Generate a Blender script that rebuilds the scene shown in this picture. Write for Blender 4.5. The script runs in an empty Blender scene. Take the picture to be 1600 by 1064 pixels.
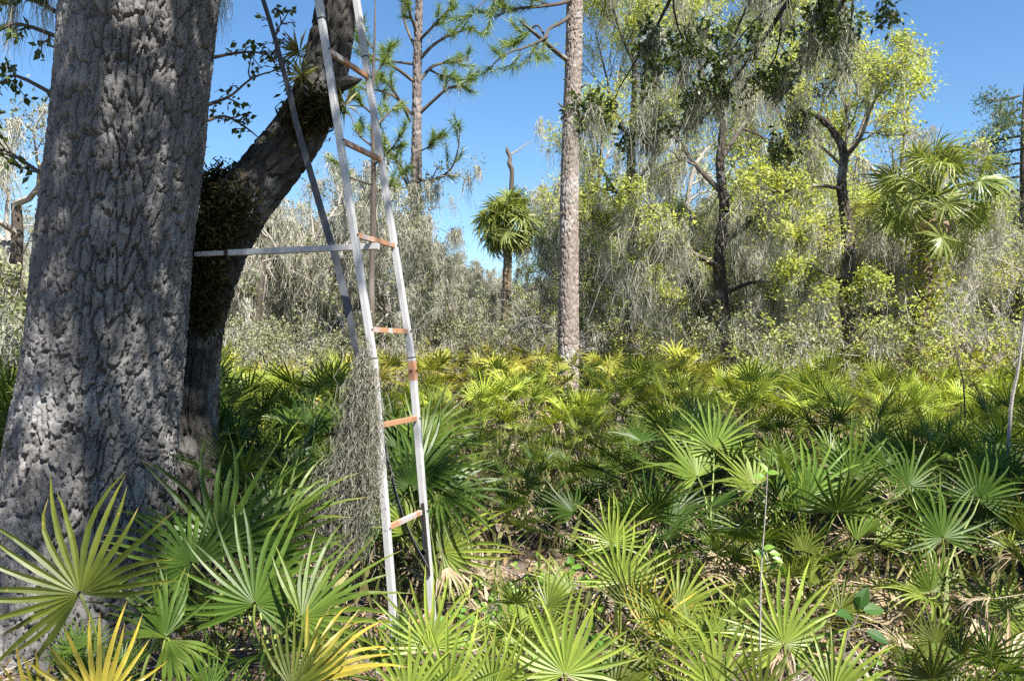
import bpy, math, random
import numpy as np
from mathutils import Matrix, Vector

sc = bpy.context.scene
COL = sc.collection

# ------------------------------------------------------------------ camera
F_PX, HOR, EYE = 1244.4, 545.0, 1.6
cam_d = bpy.data.cameras.new('camera'); cam_d.lens = 28.0; cam_d.sensor_width = 36.0
cam_d.shift_y = (HOR - 532.0) / 1600.0
cam_d.clip_start = 0.05; cam_d.clip_end = 2000.0
cam = bpy.data.objects.new('camera', cam_d); COL.objects.link(cam)
cam.location = (0, 0, EYE); cam.rotation_euler = (math.radians(90), 0, 0)
sc.camera = cam

def P(px, py, D):
    """photo pixel + known distance along the view axis -> world point"""
    return np.array([(px - 800.0) / F_PX * D, D, EYE + (HOR - py) / F_PX * D])

# ------------------------------------------------------------------ sky, sun, exposure
SUN_EL, SUN_AZ = math.radians(53), math.radians(146)     # azimuth clockwise from +Y (view axis)
sun_vec = Vector((math.sin(SUN_AZ) * math.cos(SUN_EL), math.cos(SUN_AZ) * math.cos(SUN_EL), math.sin(SUN_EL)))
w = bpy.data.worlds.new('World'); sc.world = w; w.use_nodes = True
nt = w.node_tree; nt.nodes.clear()
sky = nt.nodes.new('ShaderNodeTexSky'); sky.sky_type = 'NISHITA'; sky.sun_disc = False
sky.sun_elevation = SUN_EL; sky.sun_rotation = SUN_AZ
sky.altitude = 0; sky.air_density = 1.0; sky.dust_density = 0.15; sky.ozone_density = 4.0
bg = nt.nodes.new('ShaderNodeBackground'); bg.inputs['Strength'].default_value = 0.068
wo = nt.nodes.new('ShaderNodeOutputWorld')
hsv = nt.nodes.new('ShaderNodeHueSaturation'); hsv.inputs['Saturation'].default_value = 1.14; hsv.inputs['Hue'].default_value = 0.498
nt.links.new(sky.outputs[0], hsv.inputs['Color']); nt.links.new(hsv.outputs[0], bg.inputs[0]); nt.links.new(bg.outputs[0], wo.inputs[0])
sl = bpy.data.lights.new('sun', 'SUN'); sl.energy = 5.0; sl.angle = math.radians(0.55); sl.color = (1.0, 0.95, 0.87)
so = bpy.data.objects.new('sun', sl); COL.objects.link(so)
so.rotation_euler = (-sun_vec).to_track_quat('-Z', 'Y').to_euler()
vs = sc.view_settings
vs.view_transform = 'Standard'; vs.look = 'None'; vs.exposure = 1.55; vs.gamma = 1.0; vs.use_curve_mapping = False
cy = sc.cycles
cy.max_bounces = 6; cy.diffuse_bounces = 3; cy.glossy_bounces = 2; cy.transmission_bounces = 4; cy.transparent_max_bounces = 4
cy.use_adaptive_sampling = True; cy.adaptive_threshold = 0.02
cy.use_denoising = False
cy.sample_clamp_indirect = 6.0
cy.caustics_reflective = False; cy.caustics_refractive = False

# ------------------------------------------------------------------ mesh helpers
class MB:
    def __init__(s): s.V = []; s.Q = []; s.T = []; s.C = []; s.n = 0
    def add(s, V, F, C=None):
        V = np.asarray(V, float).reshape(-1, 3); F = np.asarray(F, np.int64)
        if len(V) == 0 or len(F) == 0: return s
        if C is None: C = np.zeros((len(V), 3)) + 0.5
        s.V.append(V); s.C.append(np.asarray(C, float).reshape(-1, 3))
        (s.Q if F.shape[1] == 4 else s.T).append(F + s.n); s.n += len(V)
        return s
    def mesh(s, name, mat, smooth=False):
        me = bpy.data.meshes.new(name)
        V = np.concatenate(s.V); C = np.concatenate(s.C)
        Q = np.concatenate(s.Q) if s.Q else np.zeros((0, 4), np.int64)
        T = np.concatenate(s.T) if s.T else np.zeros((0, 3), np.int64)
        me.vertices.add(len(V)); me.vertices.foreach_set('co', V.astype(np.float32).ravel())
        loops = np.concatenate([Q.ravel(), T.ravel()]).astype(np.int32)
        me.loops.add(len(loops)); me.loops.foreach_set('vertex_index', loops)
        nq, ntr = len(Q), len(T)
        me.polygons.add(nq + ntr)
        st = np.concatenate([np.arange(nq) * 4, nq * 4 + np.arange(ntr) * 3]).astype(np.int32)
        me.polygons.foreach_set('loop_start', st)
        me.polygons.foreach_set('use_smooth', np.full(nq + ntr, bool(smooth)))
        at = me.attributes.new('col', 'FLOAT_COLOR', 'POINT')
        at.data.foreach_set('color', np.concatenate([C, np.ones((len(C), 1))], 1).astype(np.float32).ravel())
        me.update(calc_edges=True)
        if mat: me.materials.append(mat)
        return me

def obj(name, me, parent=None, mw=None, color=None):
    o = bpy.data.objects.new(name, me); COL.objects.link(o)
    if parent is not None: o.parent = parent
    if mw is not None: o.matrix_local = mw
    if color is not None: o.color = (*color, 1)
    return o

def tag(o, label=None, cat=None, group=None, kind=None):
    if label: o['label'] = label
    if cat: o['category'] = cat
    if group: o['group'] = group
    if kind: o['kind'] = kind
    return o

def empty(name, loc, rz=0.0, s=1.0):
    o = bpy.data.objects.new(name, None); COL.objects.link(o)
    o.location = [float(v) for v in loc]; o.rotation_euler = (0, 0, rz); o.scale = (s, s, s); o.empty_display_size = 0.2
    return o

def nrm(v):
    v = np.asarray(v, float); return v / (np.linalg.norm(v, axis=-1, keepdims=True) + 1e-12)

def smooth01(a, b, x):
    t = np.clip((x - a) / (b - a), 0, 1); return t * t * (3 - 2 * t)

def frames(pts):
    t = np.gradient(pts, axis=0); t = nrm(t)
    m = nrm(t.mean(0)); ref = np.eye(3)[np.argmin(np.abs(m))]
    u = nrm(np.cross(t, ref)); v = np.cross(t, u)
    return t, u, v

def tube(pts, rad, k=6, cval=0.5, mb=None, cap=False):
    pts = np.asarray(pts, float); rad = np.asarray(rad, float); n = len(pts)
    t, u, v = frames(pts)
    a = np.arange(k) * 2 * math.pi / k
    V = pts[:, None] + rad[:, None, None] * (np.cos(a)[None, :, None] * u[:, None] + np.sin(a)[None, :, None] * v[:, None])
    i = np.arange(n - 1)[:, None] * k; j = np.arange(k)[None]; j2 = (j + 1) % k
    Fq = np.stack([i + j, i + j2, i + k + j2, i + k + j], -1).reshape(-1, 4)
    C = np.zeros((n, k, 3)); C[..., 0] = cval; C[..., 1] = np.linspace(0, 1, n)[:, None]
    V = V.reshape(-1, 3); C = C.reshape(-1, 3)
    if mb is not None:
        mb.add(V, Fq, C)
        if cap:
            mb.add(np.concatenate([V[-k:], pts[-1:]]), np.array([[q, (q + 1) % k, k] for q in range(k)]), np.concatenate([C[-k:], C[-1:]]))
    return V, Fq, C

def spline(pts, n, warp=None):
    """Catmull-Rom through points (any number of columns)"""
    p = np.asarray(pts, float); m = len(p)
    p = np.concatenate([2 * p[:1] - p[1:2], p, 2 * p[-1:] - p[-2:-1]])
    s = np.linspace(0, m - 1 - 1e-6, n) if warp is None else np.interp(np.linspace(0, 1, n), [0, warp[1], 1], [0, warp[0] * (m - 1), m - 1 - 1e-6]); i = s.astype(int); f = (s - i)[:, None]
    a, b, c, d = p[i], p[i + 1], p[i + 2], p[i + 3]
    return 0.5 * (2 * b + (c - a) * f + (2 * a - 5 * b + 4 * c - d) * f ** 2 + (3 * b - a - 3 * c + d) * f ** 3)

def hash2(ix, iy, seed):
    h = (ix.astype(np.int64) * 374761393 + iy.astype(np.int64) * 668265263 + seed * 144665) & 0x7fffffff
    h = ((h ^ (h >> 13)) * 1274126177) & 0x7fffffff
    return ((h ^ (h >> 16)) & 0xffffff) / float(0xffffff)

def vnoise(x, y, seed, perx=None):
    ix = np.floor(x).astype(np.int64); iy = np.floor(y).astype(np.int64)
    fx = x - ix; fy = y - iy; fx = fx * fx * (3 - 2 * fx); fy = fy * fy * (3 - 2 * fy)
    m = (lambda q: np.mod(q, perx)) if perx else (lambda q: q)
    a = hash2(m(ix), iy, seed); b = hash2(m(ix + 1), iy, seed); c = hash2(m(ix), iy + 1, seed); d = hash2(m(ix + 1), iy + 1, seed)
    return (a * (1 - fx) + b * fx) * (1 - fy) + (c * (1 - fx) + d * fx) * fy

def voro(x, y, seed, perx):
    ix = np.floor(x).astype(np.int64); iy = np.floor(y).astype(np.int64)
    f1 = np.full(x.shape, 9.0); f2 = np.full(x.shape, 9.0); idr = np.zeros(x.shape)
    for dx in (-1, 0, 1):
        for dy in (-1, 0, 1):
            cx = ix + dx; cyy = iy + dy; hx = np.mod(cx, perx)
            px = cx + 0.1 + 0.8 * hash2(hx, cyy, seed); py = cyy + 0.1 + 0.8 * hash2(hx, cyy, seed + 7)
            d = np.hypot(px - x, py - y)
            near = d < f1
            f2 = np.where(near, f1, np.minimum(f2, d)); idr = np.where(near, hash2(hx, cyy, seed + 13), idr); f1 = np.where(near, d, f1)
    return f1, f2, idr

def bark_tube(path, nu, nv, cells_u, cell_h, amp, seed, plate=0.28, flare=None, warp=None, wob=1.0):
    """path rows: x,y,z,r ; deep plated bark as real relief"""
    q = spline(path, nv, warp); pts = q[:, :3]; rad = q[:, 3]
    t, u, v = frames(pts)
    ang = np.arange(nu) * 2 * math.pi / nu
    s = np.concatenate([[0], np.cumsum(np.linalg.norm(np.diff(pts, axis=0), axis=1))])
    U = np.broadcast_to(ang[None] / (2 * math.pi) * cells_u, (nv, nu)); S = np.broadcast_to(s[:, None] / cell_h, (nv, nu))
    wu = U + 0.55 * wob * (vnoise(U * 0.5 * 2, S * 0.6, seed + 1, cells_u) - 0.5) + 0.35 * (vnoise(U * 2, S * 2.3, seed + 2, cells_u * 2) - 0.5)
    ws = S + 0.6 * (vnoise(U, S * 1.0, seed + 3, cells_u) - 0.5) + 0.4 * (vnoise(U * 3, S * 3, seed + 4, cells_u * 3) - 0.5)
    f1, f2, idr = voro(wu, ws, seed, cells_u)
    e = f2 - f1
    rag = vnoise(U * 9, S * 12, seed + 31, cells_u * 9) - 0.5
    h = smooth01(0.03, 0.03 + plate, e + 0.12 * rag)
    g1, g2, id2 = voro(wu * 1.0 + 0.3, ws * 2.6, seed + 50, cells_u)
    crack = smooth01(0.02, 0.13, g2 - g1 + 0.08 * rag)
    idr = 0.5 * idr + 0.5 * id2
    fine = vnoise(U * 6, S * 8, seed + 5, cells_u * 6) - 0.5
    fine2 = vnoise(U * 14, S * 18, seed + 6, cells_u * 14) - 0.5
    disp = amp * (h * (0.62 + 0.30 * idr) + 0.40 * crack * h + 0.16 * fine + 0.22 * fine2 - 0.6)
    big = 0.05 * (vnoise(U * 3 / cells_u, s[:, None] * 0.7 + U * 0, seed + 9, 3) - 0.5)
    R = rad[:, None] * (1 + big) + disp
    if flare is not None: R = R * flare(ang[None], s[:, None])
    V = pts[:, None] + R[..., None] * (np.cos(ang)[None, :, None] * u[:, None] + np.sin(ang)[None, :, None] * v[:, None])
    i = np.arange(nv - 1)[:, None] * nu; j = np.arange(nu)[None]; j2 = (j + 1) % nu
    Fq = np.stack([i + j, i + j2, i + nu + j2, i + nu + j], -1).reshape(-1, 4)
    C = np.stack([idr, np.broadcast_to(np.linspace(0, 1, nv)[:, None], (nv, nu)), fine + 0.5], -1)
    return V.reshape(-1, 3), Fq, C.reshape(-1, 3)

# ------------------------------------------------------------------ materials
def newmat(name):
    m = bpy.data.materials.new(name); m.use_nodes = True
    n = m.node_tree; n.nodes.clear()
    out = n.nodes.new('ShaderNodeOutputMaterial')
    return m, n, out
def N(n, t, **kw):
    x = n.nodes.new(t)
    for k, v in kw.items():
        if k in x.inputs: x.inputs[k].default_value = v
        else: setattr(x, k, v)
    return x
def rgb(n, c):
    x = n.nodes.new('ShaderNodeRGB'); x.outputs[0].default_value = (*c, 1); return x.outputs[0]
def mixc(n, fac, a, b, mode='MIX'):
    x = n.nodes.new('ShaderNodeMix'); x.data_type = 'RGBA'; x.blend_type = mode; x.clamp_factor = True
    for sock, val in ((x.inputs[0], fac), (x.inputs[6], a), (x.inputs[7], b)):
        if isinstance(val, bpy.types.NodeSocket): n.links.new(val, sock)
        elif isinstance(val, tuple): sock.default_value = (*val, 1)
        else: sock.default_value = val
    return x.outputs[2]
def ramp(n, fac, p0, p1):
    x = n.nodes.new('ShaderNodeMapRange'); x.interpolation_type = 'SMOOTHSTEP'
    x.inputs['From Min'].default_value = p0; x.inputs['From Max'].default_value = p1
    n.links.new(fac, x.inputs['Value']); return x.outputs[0]
def noise(n, scale, detail=3, vec=None, rough=0.55):
    x = N(n, 'ShaderNodeTexNoise', Scale=scale, Detail=detail, Roughness=rough)
    if vec is not None: n.links.new(vec, x.inputs['Vector'])
    return x.outputs['Fac']
def objco(n): return n.nodes.new('ShaderNodeTexCoord').outputs['Object']
def colattr(n):
    a = n.nodes.new('ShaderNodeAttribute'); a.attribute_name = 'col'
    s = n.nodes.new('ShaderNodeSeparateColor'); n.links.new(a.outputs['Color'], s.inputs[0])
    return s.outputs[0], s.outputs[1], s.outputs[2]
def bump(n, h, strength, dist):
    b = N(n, 'ShaderNodeBump', Strength=strength, Distance=dist); n.links.new(h, b.inputs['Height']); return b.outputs[0]

def leafmat(name, c1, c2, trans=0.35, rough=0.45, tip=None, use_obj=False, spec=0.4, tipstart=0.86):
    m, n, out = newmat(name)
    r, t, _ = colattr(n)
    if use_obj:
        oi = n.nodes.new('ShaderNodeObjectInfo')
        base = mixc(n, r, mixc(n, 1.0, oi.outputs['Color'], c1, 'MULTIPLY'), mixc(n, 1.0, oi.outputs['Color'], c2, 'MULTIPLY'))
    else:
        base = mixc(n, r, c1, c2)
    nz = noise(n, 9.0, 2, objco(n))
    base = mixc(n, ramp(n, nz, 0.35, 0.75), base, mixc(n, 1.0, base, (0.74, 0.8, 0.7), 'MULTIPLY'))
    if use_obj:
        bl = noise(n, 38.0, 3, objco(n), 0.6)
        base = mixc(n, ramp(n, bl, 0.66, 0.74), base, (0.27, 0.19, 0.07))
        base = mixc(n, ramp(n, t, 0.55, 1.0), base, mixc(n, 1.0, base, (1.35, 1.15, 0.9), 'MULTIPLY'))
    if tip:
        base = mixc(n, ramp(n, t, tipstart, 1.0), base, tip)
    p = N(n, 'ShaderNodeBsdfPrincipled', Roughness=rough); n.links.new(base, p.inputs['Base Color'])
    p.inputs['Specular IOR Level'].default_value = spec
    tr = n.nodes.new('ShaderNodeBsdfTranslucent')
    n.links.new(mixc(n, 1.0, base, (1.15, 1.1, 0.55), 'MULTIPLY'), tr.inputs['Color'])
    mx = N(n, 'ShaderNodeMixShader', Fac=trans)
    n.links.new(p.outputs[0], mx.inputs[1]); n.links.new(tr.outputs[0], mx.inputs[2]); n.links.new(mx.outputs[0], out.inputs[0])
    return m

def barkmat(name, c1, c2, c3, scale=6.0, rough=0.92, bstr=0.5, bdist=0.01, plate=True):
    m, n, out = newmat(name)
    r, t, f = colattr(n); co = objco(n)
    base = mixc(n, noise(n, scale, 4, co), c1, c2)
    base = mixc(n, ramp(n, noise(n, scale * 0.35, 3, co), 0.52, 0.68), base, c3)
    if plate: base = mixc(n, r, mixc(n, 1.0, base, (0.66, 0.66, 0.66), 'MULTIPLY'), mixc(n, 1.0, base, (1.34, 1.34, 1.34), 'MULTIPLY'))
    p = N(n, 'ShaderNodeBsdfPrincipled', Roughness=rough); n.links.new(base, p.inputs['Base Color'])
    p.inputs['Specular IOR Level'].default_value = 0.2
    n.links.new(bump(n, noise(n, scale * 12, 5, co, 0.65), bstr, bdist), p.inputs['Normal'])
    n.links.new(p.outputs[0], out.inputs[0])
    return m

M = {}
M['palmetto'] = leafmat('palmetto_leaf', (0.66, 0.72, 0.6), (1.18, 1.14, 1.0), 0.34, 0.42, (0.34, 0.25, 0.11), True, 0.3)
M['stalk'] = leafmat('palmetto_stalk', (0.16, 0.21, 0.04), (0.22, 0.25, 0.06), 0.1, 0.45)
M['dead_frond'] = leafmat('dead_frond', (0.30, 0.22, 0.14), (0.46, 0.38, 0.28), 0.15, 0.8, spec=0.1)
M['palm_leaf'] = leafmat('palm_leaf', (0.12, 0.18, 0.035), (0.36, 0.38, 0.12), 0.35, 0.42, (0.42, 0.36, 0.16), False, 0.45)
M['spring'] = leafmat('spring_leaf', (0.36, 0.43, 0.08), (0.58, 0.60, 0.22), 0.5, 0.5)
M['vine_leaf'] = leafmat('vine_leaf', (0.20, 0.27, 0.03), (0.40, 0.38, 0.06), 0.4, 0.45)
M['oak_leaf'] = leafmat('oak_leaf', (0.045, 0.075, 0.02), (0.11, 0.15, 0.04), 0.25, 0.4)
M['dull_leaf'] = leafmat('dull_leaf', (0.13, 0.15, 0.06), (0.34, 0.35, 0.20), 0.3, 0.55)
M['dark_leaf'] = leafmat('dark_leaf', (0.035, 0.085, 0.02), (0.07, 0.14, 0.035), 0.3, 0.5, spec=0.2)
M['needle'] = leafmat('pine_needle', (0.10, 0.17, 0.03), (0.24, 0.30, 0.06), 0.25, 0.45)
M['cypress'] = leafmat('cypress_leaf', (0.05, 0.10, 0.03), (0.12, 0.17, 0.06), 0.3, 0.5)
M['moss'] = leafmat('spanish_moss', (0.30, 0.29, 0.25), (0.52, 0.50, 0.45), 0.25, 0.9, spec=0.05)
M['moss_dark'] = leafmat('weathered_moss', (0.16, 0.148, 0.122), (0.33, 0.31, 0.265), 0.2, 0.9, spec=0.05)
M['fern'] = leafmat('fern', (0.022, 0.024, 0.008), (0.06, 0.05, 0.018), 0.15, 0.85, spec=0.1)
M['litter'] = leafmat('litter', (0.13, 0.075, 0.035), (0.40, 0.29, 0.19), 0.1, 0.85, spec=0.1)
M['grass'] = leafmat('grass', (0.15, 0.19, 0.045), (0.34, 0.30, 0.13), 0.3, 0.6)
M['herb'] = leafmat('herb_leaf', (0.10, 0.24, 0.03), (0.24, 0.38, 0.07), 0.4, 0.4)
M['oak_bark'] = barkmat('oak_bark', (0.108, 0.102, 0.098), (0.19, 0.182, 0.176), (0.235, 0.228, 0.222), 5, bdist=0.012, bstr=0.9)
M['limb_bark'] = barkmat('limb_bark', (0.036, 0.033, 0.030), (0.075, 0.069, 0.062), (0.18, 0.175, 0.165), 9, bdist=0.012, bstr=0.7)  # stem shade put into the colour: darker than oak_bark
M['pine_bark'] = barkmat('pine_bark', (0.16, 0.128, 0.11), (0.29, 0.245, 0.22), (0.31, 0.285, 0.265), 5, bdist=0.02)
M['pine_bark_dark'] = barkmat('dark_pine_bark', (0.09, 0.075, 0.068), (0.19, 0.162, 0.15), (0.26, 0.228, 0.215), 1.2, bdist=0.02)
M['twig'] = barkmat('twig_bark', (0.055, 0.045, 0.036), (0.12, 0.10, 0.085), (0.16, 0.14, 0.12), 3, bdist=0.02, plate=False)
M['grey_twig'] = barkmat('grey_twig_bark', (0.22, 0.20, 0.18), (0.36, 0.33, 0.30), (0.42, 0.39, 0.36), 3, bdist=0.02, plate=False)
M['moss_bark'] = barkmat('lichen_bark', (0.045, 0.037, 0.03), (0.105, 0.09, 0.075), (0.26, 0.25, 0.23), 6, bdist=0.02)
M['palm_bark'] = barkmat('palm_bark', (0.14, 0.10, 0.065), (0.26, 0.20, 0.14), (0.30, 0.25, 0.19), 4, bdist=0.02)

# ------------------------------------------------------------------ ground
def gz(x, y):
    x = np.asarray(x, float); y = np.asarray(y, float)
    b = 0.62 * smooth01(6.0, 16.0, y)
    u = 0.10 * (vnoise(x * 0.5 + 50, y * 0.5 + 50, 3) - 0.5) + 0.05 * (vnoise(x * 1.7 + 50, y * 1.7 + 50, 4) - 0.5)
    return b + u
def gax(lim, n, p=2.2):
    t = np.linspace(-1, 1, n); return np.sign(t) * np.abs(t) ** p * lim
gx = gax(400, 161, 3.0)
gy = np.concatenate([-np.linspace(1, 0.02, 24) ** 2 * 60, np.linspace(0, 16, 150)[1:], 16 + np.linspace(0, 1, 60)[1:] ** 2 * 400])
GX, GY = np.meshgrid(gx, gy)
fine = 0.03 * (vnoise(GX * 6 + 90, GY * 6 + 90, 11) - 0.5) * (np.abs(GX) < 9) * (np.abs(GY - 6) < 9)
GV = np.stack([GX, GY, gz(GX, GY) + fine], -1).reshape(-1, 3)
a, b = len(gy), len(gx)
i = np.arange(a - 1)[:, None] * b + np.arange(b - 1)[None]
GF = np.stack([i, i + 1, i + b + 1, i + b], -1).reshape(-1, 4)
m, n, out = newmat('ground'); co = objco(n)
base = mixc(n, noise(n, 3, 5, co), (0.055, 0.042, 0.03), (0.16, 0.125, 0.09))
base = mixc(n, ramp(n, noise(n, 1.1, 4, co), 0.52, 0.66), base, (0.32, 0.28, 0.23))
base = mixc(n, ramp(n, noise(n, 26, 4, co), 0.55, 0.7), base, (0.20, 0.11, 0.06))
p = N(n, 'ShaderNodeBsdfPrincipled', Roughness=0.95); n.links.new(base, p.inputs['Base Color'])
n.links.new(bump(n, noise(n, 40, 5, co, 0.7), 0.8, 0.03), p.inputs['Normal']); n.links.new(p.outputs[0], out.inputs[0])
tag(obj('ground', MB().add(GV, GF).mesh('ground', m, True)), 'sandy woodland floor strewn with brown leaf litter', kind='structure')

# ------------------------------------------------------------------ foliage builders
def leaves(pos, size, rng, dirs=None, up=0.4, wid=0.28, spread=1.0):
    """pos (n,3): one folded leaf each"""
    n = len(pos)
    if n == 0: return np.zeros((0, 3)), np.zeros((0, 3), int), np.zeros((0, 3))
    d = rng.normal(size=(n, 3)) * spread
    if dirs is not None: d = d + dirs
    d = nrm(d); nn = rng.normal(size=(n, 3)); nn[:, 2] = np.abs(nn[:, 2]) + up * 2
    s = nrm(np.cross(d, nn)); nn = np.cross(s, d)
    L = (size * rng.uniform(0.65, 1.3, n))[:, None]
    V = np.stack([pos, pos + d * L * 0.45 - s * L * wid + nn * L * 0.07, pos + d * L, pos + d * L * 0.45 + s * L * wid + nn * L * 0.07], 1)
    F = (np.arange(n) * 4)[:, None, None] + np.array([[0, 1, 2], [0, 2, 3]])[None]
    C = np.zeros((n, 4, 3)); C[..., 0] = rng.random(n)[:, None]; C[:, 2, 1] = 1
    return V.reshape(-1, 3), F.reshape(-1, 3), C.reshape(-1, 3)

def strands(start, length, width, rng, S=7, curl=0.5, drift=(0, 0)):
    """hanging moss ribbons"""
    n = len(start)
    if n == 0: return np.zeros((0, 3)), np.zeros((0, 4), int), np.zeros((0, 3))
    L = np.broadcast_to(length, (n,))
    st = (L / (S - 1))[:, None]
    steps = rng.normal(size=(n, S - 1, 3)) * curl * st[..., None]
    steps[..., 2] -= st; steps[..., 0] += drift[0] * st; steps[..., 1] += drift[1] * st
    pts = np.concatenate([start[:, None], start[:, None] + np.cumsum(steps, 1)], 1)
    a = rng.uniform(0, math.pi, (n, 1)) + rng.normal(size=(n, S)) * 0.6
    side = np.stack([np.cos(a), np.sin(a), 0 * a], -1)
    w = width * rng.uniform(0.6, 1.4, (n, 1, 1)) * (1 - 0.7 * np.linspace(0, 1, S))[None, :, None]
    V = np.stack([pts - side * w, pts + side * w], 2)
    base = (np.arange(n) * S * 2)[:, None] + np.arange(S - 1)[None] * 2
    F = np.stack([base, base + 1, base + 3, base + 2], -1).reshape(-1, 4)
    C = np.zeros((n, S, 2, 3)); C[..., 0] = rng.random((n, 1, 1)); C[..., 1] = np.linspace(0, 1, S)[None, :, None]
    return V.reshape(-1, 3), F, C.reshape(-1, 3)

def moss_beards(sites, length, per, width, rng, spread=0.08, S=7, curl=0.45):
    k = len(sites)
    if k == 0: return strands(np.zeros((0, 3)), 1, width, rng)
    ln = np.repeat(length * rng.uniform(0.35, 1.25, k), per) * rng.uniform(0.25, 1.0, k * per)
    st = np.repeat(sites, per, 0) + rng.normal(size=(k * per, 3)) * spread * np.array([1, 1, 0.5])
    return strands(st, ln, width, rng, S, curl)

def tufts(sites, dirs, length, per, width, rng, cone=0.75):
    """pine needle brushes"""
    k = len(sites); n = k * per
    if k == 0: return np.zeros((0, 3)), np.zeros((0, 3), int), np.zeros((0, 3))
    d = nrm(np.repeat(nrm(dirs), per, 0) + rng.normal(size=(n, 3)) * cone)
    st = np.repeat(sites, per, 0) + np.repeat(nrm(dirs), per, 0) * rng.uniform(-0.5, 0.3, (n, 1)) * length
    s = nrm(np.cross(d, rng.normal(size=(n, 3)))) * width
    L = length * rng.uniform(0.7, 1.15, (n, 1))
    droop = np.zeros((n, 3)); droop[:, 2] = -0.15
    V = np.stack([st - s, st + s, st + d * L + droop * L], 1)
    F = np.arange(n * 3).reshape(-1, 3)
    C = np.zeros((n, 3, 3)); C[..., 0] = np.repeat(rng.random(k), per)[:, None] * 0.6 + rng.random((n, 1)) * 0.4
    return V.reshape(-1, 3), F, C.reshape(-1, 3)

class Tree:
    def __init__(s, seed): s.rng = np.random.default_rng(seed); s.limb = 0; s.tubes = []; s.sites = []; s.sdirs = []; s.mid = []
    def grow(s, start, d, length, r, level, last, wig=0.25, up=0.05, kids=(5, 5, 4), ratio=0.55, ang=0.9, sides=(9, 7, 5, 3), path=None, kstart=0.25, droop=0.0):
        rng = s.rng
        n = max(4, 9 - level * 2)
        if path is None:
            d = nrm(d); pts = [np.array(start, float)]
            for q in range(n - 1):
                d = nrm(d + rng.normal(size=3) * wig + np.array([0, 0, up - droop * level]))
                pts.append(pts[-1] + d * length / (n - 1))
            pts = np.array(pts); rad = r * (1 - 0.75 * np.linspace(0, 1, n) ** 0.9)
        else:
            q = np.asarray(path, float); pts = spline(q[:, :3], max(10, len(q) * 3)); rad = np.interp(np.linspace(0, 1, len(pts)), np.linspace(0, 1, len(q)), q[:, 3])
        if path is not None or level == 0: s.limb += 1
        s.tubes.append((pts, rad, sides[min(level, len(sides) - 1)], level, s.limb))
        tg = nrm(np.gradient(pts, axis=0))
        if level >= last - 1:
            k = len(pts); s.mid.extend(list(pts[k // 3:]))
        if level >= last:
            s.sites.extend(list(pts[1:])); s.sdirs.extend(list(tg[1:])); return
        nk = kids[min(level, len(kids) - 1)]
        for q in range(nk):
            f = kstart + (1 - kstart) * (q + rng.random()) / nk; ii = min(len(pts) - 1, int(f * (len(pts) - 1) + 0.5))
            perp = nrm(np.cross(tg[ii], rng.normal(size=3)))
            dd = nrm(tg[ii] * math.cos(ang) + perp * math.sin(ang) * rng.uniform(0.7, 1.2))
            s.grow(pts[ii], dd, length * ratio * rng.uniform(0.6, 1.25) * (1.15 - 0.5 * f), max(rad[ii] * 0.6, 0.006), level + 1, last, wig, up, kids, ratio, ang, sides, None, 0.2, droop)
    def wood(s, lo, hi=99, scale=1.0, only=None):
        mb = MB()
        for pts, rad, k, lv, lb in s.tubes:
            if lo <= lv <= hi and only in (None, lb): tube(pts, np.maximum(rad * scale, 0.003), k, float(s.rng.random()), mb, cap=lv == 0)
        return mb
    def limbs(s): return [s.wood(0, 99, 1.0, q) for q in range(1, s.limb + 1)]
    def arr(s): return np.array(s.sites), np.array(s.sdirs)

def pick(rng, arr, n):
    return arr[rng.integers(0, len(arr), n)]

# ================================================================== THE BIG OAK (left)
OD = 4.4
def trow(px, py, wpx, D=OD):
    p_ = P(px, py, D); return [p_[0], p_[1], p_[2], wpx * 0.425 * D / F_PX]
oak = tag(empty('oak_tree', (P(140, 1000, OD)[0], OD, 0)), 'massive grey oak with deeply plated bark and a leaning second stem, braced to the ladder', 'tree')
oinv = Matrix.Translation(-Vector(oak.location))
def opart(name, me): return obj(name, me, oak, oinv)
path = [trow(118, 1090, 385), trow(124, 1000, 345), trow(133, 850, 300), trow(146, 700, 272), trow(160, 600, 258), trow(172, 500, 252), trow(184, 375, 248),
        trow(200, 250, 246), trow(212, 120, 246), trow(223, 0, 248), trow(236, -160, 250), trow(236, -360, 250), trow(250, -560, 232), trow(262, -760, 190)]
def root_flare(a, s):
    k = np.exp(-s / 0.28); return 1 + k * (0.10 * np.cos(3 * a + 0.6) + 0.08 * np.cos(5 * a + 2.0) + 0.05)
V, Fq, C = bark_tube(path, 430, 560, 52, 0.19, 0.036, 5, plate=0.12, flare=root_flare, warp=(0.78, 0.92), wob=0.7)
opart('trunk', MB().add(V, Fq, C).mesh('oak_trunk', M['oak_bark'], True))
LD = 4.95
lp = [(300, 960, 100), (298, 860, 90), (298, 760, 84), (303, 650, 80), (308, 550, 76), (318, 480, 80), (338, 400, 92), (370, 330, 98), (415, 272, 92), (460, 215, 88), (495, 150, 78), (512, 90, 74), (527, 0, 66), (543, -120, 60), (552, -260, 56), (560, -420, 50)]
V, Fq, C = bark_tube([trow(x, y, w_, LD) for x, y, w_ in lp], 150, 320, 15, 0.16, 0.024, 21, plate=0.16)
stem = opart('stem', MB().add(V, Fq, C).mesh('oak_stem', M['limb_bark'], True)); stem['label'] = 'dark second stem bending away from the trunk, furred with fern'
# broken stub on the stem
rng = np.random.default_rng(4)
mb = MB()
tube(np.array([P(525, 135, LD - 0.02), P(545, 128, LD - 0.05), P(556, 127, LD - 0.08), P(565, 124, LD - 0.1)]), [0.05, 0.04, 0.022, 0.006], 8, 0.4, mb)
opart('broken_stub', mb.mesh('stub', M['limb_bark']))
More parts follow.
